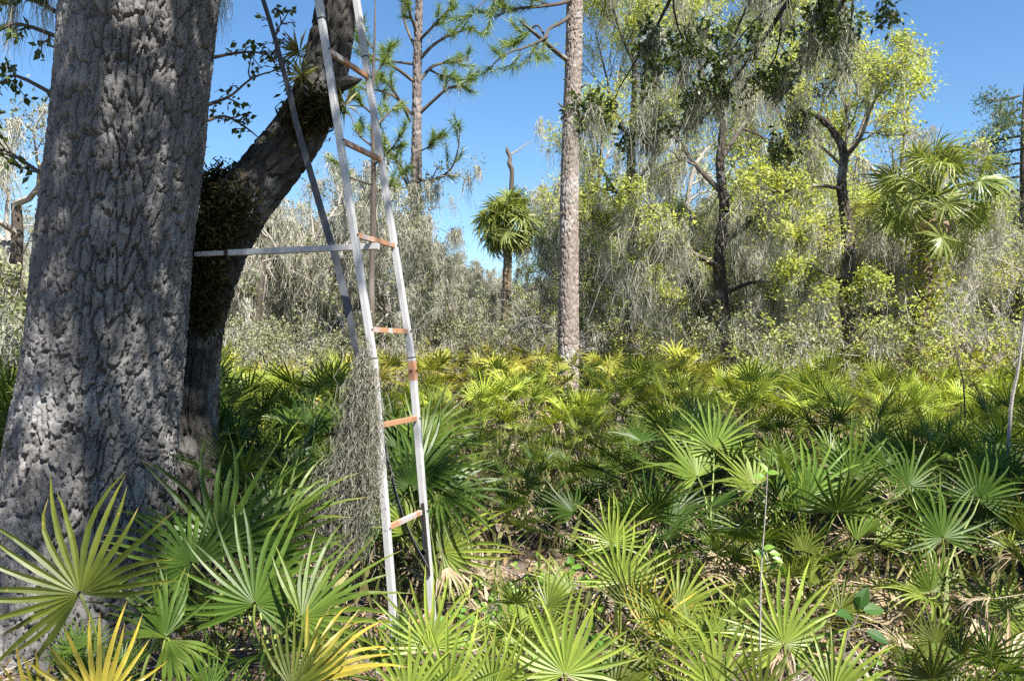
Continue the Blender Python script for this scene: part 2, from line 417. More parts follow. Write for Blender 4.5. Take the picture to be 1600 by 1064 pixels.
# resurrection fern and air plants on the stem
def fern_clump(centres, n, size, rng_):
    mb_ = MB()
    for (px, py, D, rx, rz) in centres:
        c = P(px, py, D); k = n
        q = c + rng_.normal(size=(k, 3)) * np.array([rx, rx * 0.8, rz])
        dr = nrm(rng_.normal(size=(k, 3))); dr[:, 2] -= 0.35
        mb_.add(*leaves(q, size, rng_, dr, 0.2, 0.16))
    return mb_
rng = np.random.default_rng(8)
for cs in ([(325, 300, LD - 0.05, 0.05, 0.05), (345, 285, LD, 0.06, 0.05), (372, 282, LD, 0.06, 0.04), (395, 272, LD, 0.05, 0.03)],
           [(340, 345, LD - 0.2, 0.07, 0.10), (365, 325, LD - 0.2, 0.07, 0.08), (325, 375, LD - 0.22, 0.05, 0.10)],
           [(330, 430, LD - 0.17, 0.05, 0.10), (322, 480, LD - 0.16, 0.04, 0.08)],
           [(470, 180, LD - 0.2, 0.05, 0.06), (500, 170, LD - 0.2, 0.05, 0.06)]):
    opart('fern', fern_clump(cs, 700, 0.05, rng).mesh('fern', M['fern']))
for (px, py, D, k) in ((468, 82, LD - 0.12, 60), (540, 165, LD - 0.1, 40), (470, 118, LD - 0.15, 50)):
    c = P(px, py, D); mb = MB()
    d = nrm(rng.normal(size=(k, 3)) + np.array([-0.3, -0.4, 0.2]))
    mb.add(*leaves(np.repeat(c[None], k, 0), 0.14, rng, d * 3, 0.2, 0.03, 0.2))
    opart('air_plant', mb.mesh('air_plant', M['grass']))
# leafy twigs between trunk and stem, and left of the trunk
def twig_spray(paths, D, seed, leafn, leafs, lname, mat='oak_leaf'):
    T = Tree(seed)
    for pp in paths:
        q = np.array([[*P(x, y, D + dd), r] for x, y, dd, r in pp])
        L = np.linalg.norm(np.diff(q[:, :3], axis=0), axis=1).sum()
        T.grow(None, None, L, 0.01, 1, 2, wig=0.3, up=0.0, kids=(5, 7), ratio=0.33, ang=0.9, path=q, kstart=0.15)
    brs = [opart('branch', w_.mesh('branch', M['twig'])) for w_ in T.limbs()]; br = brs[0]
    s_, d_ = T.arr(); k = T.rng.integers(0, len(s_), leafn)
    mb_ = MB().add(*leaves(s_[k] + T.rng.normal(size=(leafn, 3)) * 0.015, leafs, T.rng, d_[k] * 0.8 + np.array([0, 0, -0.3]), 0.3, 0.27))
    f = obj('foliage', mb_.mesh('foliage', M[mat]), br); f['kind'] = 'stuff'
    return br
twig_spray([[(325, 92, 0, .012), (365, 84, .1, .008), (400, 82, .15, .006), (432, 92, .2, .003)], [(322, 165, 0, .012), (360, 150, .1, .008), (395, 122, .15, .006), (440, 108, .2, .003)],
            [(320, 190, 0, .012), (350, 182, .1, .008), (378, 195, .15, .006), (412, 222, .2, .003)], [(440, 110, .2, .008), (430, 60, .2, .006), (450, 20, .2, .003)]], 4.6, 31, 190, 0.05, 'a')
twig_spray([[(130, 75, 0.3, .02), (40, 40, .1, .012), (5, 45, .15, .008), (-40, 70, .2, .003)], [(130, 175, 0.3, .02), (30, 120, .3, .012), (0, 130, .35, .008), (-40, 120, .4, .003)],
            [(130, 40, .3, .02), (30, -10, .2, .012), (0, -20, .3, .004)], [(120, 310, .4, .02), (25, 245, .5, .012), (-5, 235, .5, .008), (-60, 250, .5, .003)]], 5.4, 32, 420, 0.07, 'b')
# ---- crown above the frame: limbs and leaves that dapple the ground
T = Tree(77)
top = np.array(path[-3][:3]); top2 = P(560, -420, LD)
for k_, (dx, dy, dz, ln) in enumerate([(-0.7, 0.2, 0.6, 4.5), (0.2, -0.8, 0.6, 4.5), (0.75, -0.25, 0.55, 4.6), (0.5, 0.15, 0.9, 4.0), (-0.5, -0.6, 0.8, 4.2)]):
    T.grow(top, (dx, dy, dz), ln, 0.15, 0, 3, wig=0.16, up=0.05, kids=(7, 6, 5), ratio=0.5, ang=0.8, kstart=0.2)
T.grow(None, None, 4.0, .05, 0, 3, wig=.2, up=0.0, kids=(10, 6, 5), ratio=.45, ang=.9, path=np.array([[*np.array(path[-4][:3]), .16], [-1.4, 3.0, 6.3, .12], [-0.5, 1.6, 7.1, .08], [0.3, 0.4, 7.4, .05], [1.6, -1.2, 7.6, .02]]), kstart=.3)  # added limb out of view, placed to shade the trunk and near fronds
for q in ([[*np.array(path[-4][:3]), .14], [-1.6, 2.6, 6.0, .1], [-0.9, 1.2, 6.7, .06], [-0.8, -0.4, 7.1, .02]], [[*np.array(path[-4][:3]), .14], [-1.2, 3.3, 5.9, .1], [-0.2, 2.0, 6.5, .06], [0.9, 1.1, 6.9, .02]]):  # two more unseen limbs added to shade the trunk
    T.grow(None, None, 3.6, .05, 0, 3, wig=.2, up=0.0, kids=(9, 6, 5), ratio=.45, ang=.9, path=np.array(q), kstart=.35)
T.grow(top2, (0.55, 0.0, 0.8), 4.2, 0.10, 0, 3, wig=0.16, up=0.05, kids=(7, 6, 5), ratio=0.5, ang=0.8, kstart=0.2)
for w_ in T.limbs(): opart('limb', w_.mesh('oak_limb', M['limb_bark']))
s_, d_ = T.arr(); kk = T.rng.integers(0, len(s_), 17000)
opart('crown', MB().add(*leaves(s_[kk] + T.rng.normal(size=(17000, 3)) * 0.06, 0.085, T.rng, d_[kk], 0.5, 0.26)).mesh('oak_crown', M['oak_leaf']))
mo = pick(T.rng, np.array(T.mid), 90)
mb = MB().add(*moss_beards(mo, 0.5, 22, 0.003, T.rng, 0.05))
# beards that show at the top edge beside the trunk
for (px, py, D, L, k) in ((345, -30, 5.2, 0.42, 90), (70, -20, 5.6, 0.5, 90), (20, -10, 5.6, 0.5, 90)):
    mb.add(*strands(P(px, py, D) + T.rng.normal(size=(k, 3)) * 0.03, L * T.rng.uniform(0.4, 1, k), 0.0022, T.rng, 9, 0.25))
opart('hanging_moss', mb.mesh('oak_moss', M['moss']))['kind'] = 'stuff'

# ================================================================== LADDER
def paintmat(name, rust, seed, thr=0.60):
    m, n, out = newmat(name); co = objco(n)
    mp = N(n, 'ShaderNodeMapping'); mp.inputs['Location'].default_value = (seed, seed * 2, 0); mp.inputs['Scale'].default_value = (1, 1, 0.45); n.links.new(co, mp.inputs[0])
    v = mp.outputs[0]
    base = mixc(n, noise(n, 7, 5, v), (0.29, 0.29, 0.295), (0.47, 0.465, 0.46))
    base = mixc(n, ramp(n, noise(n, 22, 5, v), 0.56, 0.80), base, (0.30, 0.275, 0.25))
    base = mixc(n, ramp(n, noise(n, 45, 3, v), 0.68, 0.74), base, (0.22, 0.13, 0.08))
    ru = mixc(n, noise(n, 60, 4, v), (0.24, 0.09, 0.035), (0.50, 0.28, 0.16))
    base = mixc(n, ramp(n, noise(n, 5.5, 6, v, 0.65), thr - rust, thr + 0.13 - rust), base, ru)
    p = N(n, 'ShaderNodeBsdfPrincipled', Roughness=0.6); n.links.new(base, p.inputs['Base Color'])
    n.links.new(bump(n, noise(n, 120, 4, v), 0.25, 0.003), p.inputs['Normal']); n.links.new(p.outputs[0], out.inputs[0]); return m
M['rail'] = paintmat('weathered_paint', 0.0, 1.0, 0.60)
M['rung'] = paintmat('rusty_paint', 0.22, 5.0)
M['brace'] = paintmat('dull_brace_paint', 0.03, 3.0)
M['sleeve'] = paintmat('rust_sleeve', 0.22, 9.0)
m, n, out = newmat('dark_metal'); p = N(n, 'ShaderNodeBsdfPrincipled', Roughness=0.5, Metallic=0.6); p.inputs['Base Color'].default_value = (0.05, 0.045, 0.04, 1); n.links.new(p.outputs[0], out.inputs[0]); M['dark_metal'] = m

def bar(p0, p1, wa, wb, sa, mb=None, ch=0.10):
    """chamfered rectangular tube from p0 to p1; sa = side direction"""
    p0 = np.array(p0, float); p1 = np.array(p1, float); t = nrm(p1 - p0); sb = nrm(np.cross(t, sa)); sa = np.cross(sb, t)
    c = ch; prof = [(1, 1 - c), (1 - c, 1), (-1 + c, 1), (-1, 1 - c), (-1, -1 + c), (-1 + c, -1), (1 - c, -1), (1, -1 + c)]
    V = [q + sa * x * wa / 2 + sb * y * wb / 2 for q in (p0, p1) for x, y in prof] + [p0, p1]
    F4 = [[k, (k + 1) % 8, 8 + (k + 1) % 8, 8 + k] for k in range(8)]
    mb = mb or MB(); mb.add(V, F4); nb = mb.n - 18
    mb.T.append(np.array([[(k + 1) % 8, k, 16] for k in range(8)] + [[8 + k, 8 + (k + 1) % 8, 17] for k in range(8)]) + nb)
    return mb
RD = np.array([math.sin(math.radians(18)), math.cos(math.radians(18)), 0]); LN = np.array([-RD[1], RD[0], 0]); LW = 0.45
L0 = P(576, 513, 4.0); ZJ = P(571, 560, 4.0)[2]
K1, K2 = 0.088, 0.170
J = L0 + (ZJ - L0[2]) * (np.array([0, 0, 1]) + K2 * LN)
def rail(z): k = K2 if z > ZJ else K1; return J + (z - ZJ) * (np.array([0, 0, 1]) + k * LN)
def z_at(py):
    lo, hi = -0.2, 4.5
    for _ in range(50):
        mid = (lo + hi) / 2; q = rail(mid); y_ = HOR - (q[2] - EYE) / q[1] * F_PX
        lo, hi = (mid, hi) if y_ > py else (lo, mid)
    return lo
lad = tag(empty('ladder', (J[0] + RD[0] * LW / 2, J[1] + RD[1] * LW / 2, 0)), 'weathered white metal stand ladder with rusty rungs leaning beside the oak', 'ladder')
linv = Matrix.Translation(-Vector(lad.location))
def lpart(name, mb, mat, label=None, parent=None):
    o = obj(name, mb.mesh(name, mat), parent or lad, linv if parent is None else None)
    if label: o['label'] = label
    return o
TW = 0.034
zt = z_at(30)
for off, zs in ((0.0, (0.02, ZJ, zt, 5.3)), (LW, (0.02, ZJ + 0.0, z_at(42), 5.3))):
    o_ = RD * off
    for k in range(3):
        za, zb = zs[k] + (0.002 if k else 0), zs[k + 1] - 0.002
        wd = TW if k != 1 else TW * 0.94
        r_ = lpart('rail', bar(rail(za) + o_, rail(zb) + o_, wd, wd, RD), M['rail'])
    # collars at the joints
    for zc, hh, mt, ww in ((ZJ, 0.006, 'dark_metal', TW * 1.05), (zs[2], 0.007, 'dark_metal', TW * 1.05)):
        lpart('collar', bar(rail(zc - hh / 2) + o_, rail(zc + hh / 2) + o_, ww, ww, RD), M[mt])
o_ = RD * LW
zs_a, zs_b = z_at(599), z_at(566)
lpart('sleeve', bar(rail(zs_a) + o_, rail(zs_b) + o_, TW * 1.07, TW * 1.07, RD), M['sleeve'], 'rust brown sleeve on the rail joint')
q = rail((zs_a + zs_b) / 2) + o_ - LN * 0.0 - RD * 0.021
mb = MB(); tube(np.array([q, q - RD * 0.006]), [0.006, 0.005], 8, 0.5, mb, True)
tube(np.array([q + RD * 0.021 - LN * 0.021, q + RD * 0.021 - LN * 0.027]), [0.006, 0.005], 8, 0.5, mb, True); lpart('bolt', mb, M['dark_metal'])
for py in (-68, 77, 219, 367, 515, 665, 825, 1000):
    z = z_at(py); a_ = rail(z) + RD * TW * 0.5; b_ = rail(z) + RD * (LW - TW * 0.5)
    lpart('rung', bar(a_, b_, 0.026, 0.022, np.array([0, 0, 1.0])), M['rung'])
for py in (77, 219, 367, 515, 665, 825):
    z = z_at(py)
    for off in (0.0, LW):
        q = rail(z) + RD * off - LN * TW * 0.5; mb = MB(); tube(np.array([q, q - LN * 0.005]), [.0055, .0045], 8, .5, mb, True); lpart('bolt', mb, M['dark_metal'])
zb_ = z_at(372) - 0.02
m0 = rail(zb_) + RD * LW * 0.42 - LN * 0.03; m1 = m0 + LN * 0.95; m2 = m0 + LN * 1.16
br = lpart('brace', bar(m0, m1, 0.032, 0.032, np.array([0, 0, 1.0])), M['brace'], 'horizontal brace bar reaching to the oak trunk')
lpart('brace_tip', bar(m1 - LN * 0.02, m2, 0.025, 0.025, np.array([0, 0, 1.0])), M['brace'])
lpart('brace_cap', bar(m1 - LN * 0.02, m1 + LN * 0.006, 0.036, 0.036, np.array([0, 0, 1.0])), M['dark_metal'])
# climbing-stick foot hardware
zf = z_at(893)
mb = MB(); c0 = rail(zf) + RD * (LW - 0.06); tube(np.array([c0, c0 + RD * 0.10]), [0.017, 0.017], 10, 0.5, mb, True); lpart('pivot_bolt', mb, M['dark_metal'])
a_ = rail(z_at(810)) + RD * (LW - 0.035) - LN * 0.01
lpart('hinge_plate', bar(a_, rail(z_at(935)) + RD * (LW - 0.015) - LN * 0.012, 0.03, 0.008, RD), M['dark_metal'])

# ---- strap
m, n, out = newmat('strap_webbing'); co = objco(n)
base = mixc(n, noise(n, 60, 3, co), (0.045, 0.05, 0.06), (0.085, 0.09, 0.105))
p = N(n, 'ShaderNodeBsdfPrincipled', Roughness=0.7); n.links.new(base, p.inputs['Base Color']); n.links.new(bump(n, noise(n, 400, 2, co), 0.3, 0.002), p.inputs['Normal']); n.links.new(p.outputs[0], out.inputs[0]); M['strap'] = m
sp = [(392, -60, 4.5), (411, 0, 4.5), (428, 55, 4.5), (447, 125, 4.5), (465, 200, 4.48), (488, 280, 4.46), (508, 350, 4.45), (526, 410, 4.44), (543, 480, 4.4), (556, 545, 4.36), (575, 610, 4.32), (596, 675, 4.28), (611, 740, 4.25), (627, 800, 4.22), (648, 850, 4.2), (668, 888, 4.15)]
sp3 = spline(np.array([P(*q) for q in sp]), 90)
t, u, v = frames(sp3)
tw = np.interp(np.linspace(0, 1, 90), [0, .12, .3, .36, .5, .58, .72, 1], [0.9, 0.8, 0.5, 0.3, 0.1, 0.5, 1.1, 1.2])
ang = np.array([math.atan2(v[k] @ np.array([1, 0, 0]), u[k] @ np.array([1, 0, 0])) for k in range(90)]) + tw
sd = np.cos(ang)[:, None] * u + np.sin(ang)[:, None] * v; nn_ = np.cross(t, sd)
hw, ht = 0.021, 0.0012
V = np.stack([sp3 - sd * hw - nn_ * ht, sp3 + sd * hw - nn_ * ht, sp3 + sd * hw + nn_ * ht, sp3 - sd * hw + nn_ * ht], 1).reshape(-1, 3)
i4 = np.arange(89)[:, None] * 4; j4 = np.arange(4)[None]
Fq = np.stack([i4 + j4, i4 + (j4 + 1) % 4, i4 + 4 + (j4 + 1) % 4, i4 + 4 + j4], -1).reshape(-1, 4)
tag(obj('ratchet_strap', MB().add(V, Fq).mesh('strap', M['strap'])), 'dark grey twisted webbing strap running down behind the ladder', 'strap')

# ---- spanish moss clump snagged on the ladder
rng = np.random.default_rng(12)
mb = MB(); guide = [(571, 566, 7), (571, 600, 10), (569, 645, 15), (562, 695, 24), (550, 740, 38), (532, 772, 52)]
for gi, (px, py, hw_) in enumerate(guide):
    k = [420, 560, 660, 660, 640, 420][gi]
    st = np.array([P(px + rng.normal() * hw_ * 0.5, py + rng.normal() * 18, 3.88 + rng.normal() * 0.035) for _ in range(k)])
    mb.add(*strands(st, rng.uniform(0.14, 0.36, k), 0.0021, rng, 15, 0.72, drift=(-0.12 if gi < 3 else -0.28, 0)))
k = 150   # wisps trailing towards the oak
st = np.array([P(rng.uniform(400, 520), 800 + rng.normal() * 18, 3.8 + rng.normal() * 0.05) for _ in range(k)])
mb.add(*strands(st, rng.uniform(0.05, 0.16, k), 0.0015, rng, 12, 1.5, drift=(-0.5, 0)))
tag(obj('moss_clump', mb.mesh('moss_clump', M['moss_dark'])), 'long grey tangle of Spanish moss snagged on the ladder rail', 'moss')

# ================================================================== SAW PALMETTOS
def fan(n, spread, L, wmax, seed, droop=0.12, cup=0.10, st=7, fold=0.6, split=0.36, jit=0.10):
    """palmate blade: hinge at the origin, axis +Y, upper face +Z"""
    rg = np.random.default_rng(seed); th = np.linspace(-spread / 2, spread / 2, n); dth = spread / (n - 1)
    s = np.linspace(0, 1, st) ** 1.0
    Vs, Fs, Cs = [], [], []; nb = 0
    for k in range(n):
        a0 = th[k]; e = abs(a0) / (spread / 2)
        Lk = L * (1.0 - 0.28 * e ** 2) * rg.uniform(0.84, 1.08) * (rg.uniform(0.55, 0.8) if rg.random() < 0.06 else 1); r = 0.012 + s * Lk
        free = np.clip((s - split) / (1 - split), 0, 1)
        a = a0 + free ** 1.3 * rg.normal() * jit
        wj = np.minimum(r * math.tan(dth / 2) * 1.02, wmax)
        prof = np.where(s < split, 1, np.clip((1 - free) ** 0.75, 0.0, 1)); hwid = np.minimum(wj, wmax * (0.25 + 0.75 * prof)) * np.where(s >= 0.999, 0.08, 1)
        hwid = np.where(s > split, np.minimum(hwid, wmax * prof + 0.0008), hwid)
        dir_ = np.stack([np.sin(a), np.cos(a), 0 * a], -1); sd_ = np.stack([np.cos(a), -np.sin(a), 0 * a], -1)
        kink = rg.uniform(0.3, 1.1) if rg.random() < 0.14 else 0.0
        z = -kink * np.clip(s - rg.uniform(0.5, 0.8), 0, 1) * Lk + cup * L * s ** 1.5 * (0.3 + 0.7 * e) - droop * L * s ** 3 * rg.uniform(0.2, 2.2) + 0.012 * rg.normal() * s
        mid = dir_ * r[:, None]; mid[:, 2] += z - hwid * fold
        tilt = rg.normal() * 0.25 * free
        Lp = dir_ * r[:, None] - sd_ * hwid[:, None]; Rp = dir_ * r[:, None] + sd_ * hwid[:, None]
        Lp[:, 2] += z + tilt * hwid; Rp[:, 2] += z - tilt * hwid
        V_ = np.stack([Lp, mid, Rp], 1).reshape(-1, 3)
        i_ = np.arange(st - 1)[:, None] * 3
        F_ = np.concatenate([np.stack([i_, i_ + 1, i_ + 4, i_ + 3], -1), np.stack([i_ + 1, i_ + 2, i_ + 5, i_ + 4], -1)]).reshape(-1, 4)
        C_ = np.zeros((st, 3, 3)); C_[..., 0] = rg.random(); C_[..., 1] = s[:, None] * rg.uniform(0.86, 1.03)
        Vs.append(V_); Fs.append(F_ + nb); Cs.append(C_.reshape(-1, 3)); nb += len(V_)
    return np.concatenate(Vs), np.concatenate(Fs), np.concatenate(Cs)

FANS = [MB().add(*fan(n_, sp_, 0.5, wm_, 100 + k, dr_, cu_)).mesh('frond_blade', M['palmetto']) for k, (n_, sp_, wm_, dr_, cu_) in enumerate([
    (22, 4.3, 0.0140, 0.08, 0.14), (20, 3.8, 0.0145, 0.14, 0.22), (24, 4.7, 0.0135, 0.12, 0.10), (18, 3.3, 0.0148, 0.18, 0.28),
    (21, 4.0, 0.0135, 0.24, 0.18), (16, 2.8, 0.0155, 0.10, 0.32), (21, 4.0, 0.0185, 0.02, 0.04), (14, 2.2, 0.0150, 0.28, 0.36)])]
SIDE = [MB().add(*fan(10, 1.5, 0.5, 0.0175, 130, 0.55, 0.45)).mesh('frond_blade', M['palmetto'])]
DEADF = [MB().add(*fan(18, 3.2 - k * 0.8, 0.45, 0.011, 140 + k, 0.5 + 0.3 * k, 0.3 + 0.4 * k, jit=0.14)).mesh('dead_blade', M['dead_frond']) for k in range(3)]

def basis(o, axis, normal, s):
    y = nrm(axis); z = np.asarray(normal, float); z = nrm(z - y * (z @ y)); x = np.cross(y, z)
    m_ = Matrix(((x[0] * s, y[0] * s, z[0] * s, o[0]), (x[1] * s, y[1] * s, z[1] * s, o[1]), (x[2] * s, y[2] * s, z[2] * s, o[2]), (0, 0, 0, 1)))
    return m_
def petiole(b_, h_, axis, r=0.007):
    b_ = np.asarray(b_, float); h_ = np.asarray(h_, float); L = np.linalg.norm(h_ - b_)
    c1 = b_ + np.array([0, 0, 0.4 * L]) + (h_ - b_) * 0.1; c2 = h_ - nrm(axis) * L * 0.22
    t_ = np.linspace(0, 1, 8)[:, None]
    pts = (1 - t_) ** 3 * b_ + 3 * (1 - t_) ** 2 * t_ * c1 + 3 * (1 - t_) * t_ ** 2 * c2 + t_ ** 3 * h_
    return tube(pts, np.linspace(r * 1.3, r * 0.75, 8), 4)

GREENS = [(0.058, 0.105, 0.018), (0.075, 0.13, 0.022), (0.11, 0.165, 0.028), (0.048, 0.092, 0.02), (0.16, 0.19, 0.034)]
LIME = (0.24, 0.31, 0.06); GOLD = (0.36, 0.30, 0.055); OLIVE = (0.095, 0.118, 0.02); YG = (0.19, 0.245, 0.045)  # LIME carries the sunlight on the near fans in its green
def hero(name_label, base, fronds, group=None):
    g0 = float(gz(base[0], base[1]))
    e = tag(empty('saw_palmetto', (base[0], base[1], g0)), name_label, 'palmetto', group)
    for (H, axis, normal, s_, colr, me) in fronds:
        H = np.asarray(H, float); loc = H - np.array([base[0], base[1], g0])
        if me in DEADF: nm = 'dead_frond'
        else: nm = 'frond'
        f = obj(nm, me, e, basis(loc, axis, normal, s_), colr)
        inv = basis(loc, axis, normal, s_).inverted()
        Vp, Fp, Cp = petiole((0, 0, 0.02), loc, axis)
        st_ = obj('stalk', MB().add(Vp, Fp, Cp).mesh('stalk', M['stalk'], True), f); st_.matrix_local = inv
    return e
U = np.array([0, 0, 1.0])
hero('olive saw palmetto fan spread wide against the foot of the oak', (-1.35, 2.75), [
    (P(125, 928, 2.7), (-0.45, 0.1, 0.75), (0.15, -0.9, 0.35), 0.80, OLIVE, FANS[0]), (P(262, 996, 2.9), (-0.55, -0.2, 0.55), (0.4, -0.3, 0.8), 0.62, GREENS[2], SIDE[0]),  # OLIVE fan: shade at the oak foot put into its colour
    (P(262, 998, 2.9), (0.5, -0.3, -0.5), (0.4, -0.5, 0.6), 0.55, GREENS[2], SIDE[0]), (P(258, 996, 2.9), (-0.05, 0.3, 0.8), (0.6, -0.6, 0.3), 0.55, GREENS[1], SIDE[0])])
hero('golden yellow saw palmetto frond beside the foot of the oak', (-1.05, 2.1), [
    (P(155, 1105, 2.25), (-0.12, 0.05, 0.95), (0.35, -0.85, 0.2), 0.54, GOLD, FANS[7]), (P(60, 1125, 2.2), (-0.4, -0.1, 0.6), (0.2, -0.7, 0.5), 0.42, GOLD, FANS[7])])
hero('dark green saw palmetto spread between the oak and the moss clump', (-0.98, 3.35), [
    (P(398, 944, 3.15), (0.12, 0.3, 0.8), (0.05, -0.75, 0.62), 0.86, GREENS[1], FANS[0]), (P(345, 850, 3.55), (-0.05, 0.15, 0.9), (0.1, -0.9, 0.4), 1.0, GREENS[0], FANS[1]),
    (P(470, 965, 3.0), (0.7, 0.1, 0.45), (-0.1, -0.6, 0.75), 0.84, GREENS[2], FANS[3]), (P(400, 870, 3.6), (0.25, 0.3, 0.9), (-0.2, -0.8, 0.4), 0.9, GREENS[1], FANS[3]),
    (P(300, 880, 3.4), (-0.6, 0.0, 0.7), (0.3, -0.6, 0.6), 0.75, GREENS[0], FANS[4]), (P(440, 1020, 2.9), (0.1, -0.3, 0.2), (0, -0.3, 0.9), 0.6, GREENS[3], FANS[4]),
    (P(440, 830, 3.7), (0.5, 0.2, 0.8), (-0.4, -0.7, 0.4), 0.85, GREENS[2], FANS[7])])
hero('golden saw palmetto frond leaning towards the ladder foot', (-0.72, 2.25), [
    (P(475, 1064, 2.4), (0.75, 0.1, 0.4), (-0.3, -0.7, 0.6), 0.6, GOLD, FANS[7]), (P(455, 1075, 2.4), (0.45, 0.1, 0.6), (-0.3, -0.8, 0.5), 0.5, OLIVE, FANS[5])])
hero('lime green saw palmetto fan standing before the ladder foot', (-0.28, 2.72), [
    (P(672, 1012, 2.62), (-0.02, 0.12, 0.95), (0.05, -0.93, 0.3), 0.5, LIME, FANS[3]), (P(700, 1085, 2.5), (0.2, 0.1, 0.8), (0, -0.85, 0.5), 0.5, LIME, FANS[5]),
    (P(640, 1095, 2.45), (-0.4, 0.1, 0.7), (0.1, -0.8, 0.6), 0.5, YG, FANS[1]), (P(770, 1080, 2.7), (0.1, 0.2, 0.8), (-0.3, -0.8, 0.4), 0.5, YG, FANS[5])])
hero('bright lime saw palmetto with one flat round fan of broad blades', (0.20, 3.0), [
    (P(883, 1053, 2.85), (-0.02, 0.22, 0.95), (0.02, -0.92, 0.38), 0.60, LIME, FANS[6]), (P(800, 1090, 2.9), (-0.6, 0.1, 0.6), (0.3, -0.7, 0.6), 0.5, YG, FANS[1]),
    (P(960, 1085, 2.9), (0.5, 0.1, 0.6), (-0.2, -0.6, 0.7), 0.5, OLIVE, FANS[7])])
hero('lime saw palmetto with two upright fans behind the flat round one', (0.55, 4.05), [
    (P(970, 911, 4.0), (0.03, 0.1, 0.95), (0.05, -0.92, 0.3), 0.66, LIME, FANS[3]), (P(957, 849, 4.2), (-0.03, 0.1, 0.95), (0.0, -0.9, 0.35), 0.55, LIME, FANS[1]),
    (P(985, 950, 3.8), (0.2, 0.1, 0.8), (-0.5, -0.6, 0.4), 0.55, OLIVE, FANS[5]), (P(1060, 950, 3.9), (0.65, 0.1, 0.6), (-0.3, -0.7, 0.5), 0.6, YG, FANS[7]),
    (P(890, 930, 4.0), (-0.6, 0.1, 0.6), (0.3, -0.5, 0.7), 0.55, YG, FANS[7]), (P(1010, 985, 3.7), (0.5, 0, 0.6), (-0.1, -0.6, 0.8), 0.55, GOLD, FANS[5]),
    (P(1000, 1010, 3.6), (0.2, 0, -0.5), (0, -0.9, 0.3), 0.5, (0.4, 0.3, 0.2), DEADF[1])])
hero('lime saw palmetto fan with the thin bare sapling in front', (1.12, 3.1), [
    (P(1225, 1006, 3.0), (0.02, 0.15, 0.95), (-0.05, -0.93, 0.3), 0.66, LIME, FANS[2]), (P(1120, 1075, 2.8), (-0.35, 0.1, 0.7), (0.2, -0.8, 0.5), 0.6, YG, FANS[5]),
    (P(1300, 1085, 2.8), (0.45, 0.1, 0.7), (-0.4, -0.7, 0.5), 0.55, YG, FANS[7]), (P(1185, 1100, 2.7), (0.0, 0.1, 0.9), (0.1, -0.8, 0.5), 0.5, OLIVE, FANS[3]),
    (P(1060, 1095, 2.9), (-0.3, 0.0, 0.8), (0.3, -0.7, 0.5), 0.5, OLIVE, FANS[5])])
hero('dark green saw palmetto with a wide drooping fan above pale dead fronds', (2.55, 4.75), [
    (P(1473, 840, 4.6), (-0.05, 0.2, 0.8), (0.05, -0.85, 0.5), 0.74, GREENS[1], FANS[0]), (P(1454, 925, 4.4), (0.0, 0.1, 0.95), (0.2, -0.9, 0.2), 0.6, GREENS[2], FANS[5]),
    (P(1530, 780, 5.2), (0.4, 0.2, 0.8), (-0.2, -0.8, 0.5), 0.74, GREENS[0], FANS[4]), (P(1420, 760, 5.2), (-0.2, 0.2, 0.9), (0.1, -0.8, 0.5), 0.7, GREENS[1], FANS[1]),
    (P(1560, 960, 4.2), (0.6, 0.1, 0.3), (0, -0.4, 0.9), 0.75, YG, FANS[4]), (P(1450, 935, 4.2), (-0.6, -0.3, 0.2), (0, -0.3, 0.9), 0.6, YG, FANS[7]),
    (P(1530, 960, 4.3), (0.5, -0.3, -0.5), (0.2, -0.8, 0.6), 0.8, (1, 1, 1), DEADF[0]), (P(1400, 930, 4.6), (-0.4, -0.2, -0.6), (0, -0.9, 0.3), 0.7, (1, 1, 1), DEADF[1])])
hero('bright saw palmetto fan with a brown dead frond hanging beside it', (2.0, 5.3), [
    (P(1262, 775, 5.0), (0.0, 0.15, 0.95), (0.05, -0.9, 0.35), 0.84, (0.15, 0.25, 0.05), FANS[1]), (P(1245, 800, 4.9), (0.1, 0.1, 0.95), (0.2, -0.9, 0.2), 0.75, GREENS[0], FANS[5]),
    (P(1180, 760, 5.3), (-0.6, 0.2, 0.7), (0.4, -0.7, 0.5), 0.74, YG, FANS[3]), (P(1330, 745, 5.4), (0.15, 0.15, 0.95), (-0.1, -0.9, 0.3), 0.78, GREENS[1], FANS[3]),
    (P(1385, 790, 5.0), (0.12, 0, 0.95), (0.6, -0.6, 0), 0.42, (1, 1, 1), DEADF[2]), (P(1378, 800, 4.95), (-0.25, -0.2, -0.9), (0.2, -0.9, 0), 0.42, (1, 1, 1), DEADF[2]),
    (P(1100, 690, 5.8), (-0.2, 0.2, 0.9), (0.2, -0.9, 0.3), 0.7, GREENS[2], FANS[4]), (P(1370, 850, 4.8), (0.7, 0, 0.3), (0, -0.5, 0.8), 0.6, YG, FANS[7])])
hero('saw palmetto with a pinkish brown dried fan on the bare ground', (1.25, 5.1), [
    (P(1140, 862, 4.85), (-0.55, -0.3, 0.05), (0.1, -0.7, 0.7), 0.8, (1, 1, 1), DEADF[0]), (P(1160, 880, 4.85), (-0.2, -0.6, -0.3), (0, -0.6, 0.7), 0.8, (1, 1, 1), DEADF[0]),
    (P(1090, 745, 5.4), (-0.5, 0.2, 0.8), (0.4, -0.7, 0.5), 0.85, (0.17, 0.24, 0.05), FANS[3]), (P(1115, 700, 5.5), (0.0, 0.2, 0.9), (0.0, -0.9, 0.4), 0.8, (0.2, 0.28, 0.06), FANS[1]),
    (P(1180, 840, 5.0), (0.5, 0, 0.5), (-0.2, -0.6, 0.7), 0.7, GREENS[2], FANS[4]), (P(1210, 800, 5.0), (-0.1, 0.1, 0.9), (0.3, -0.8, 0.4), 0.5, (1, 1, 1), DEADF[2])])
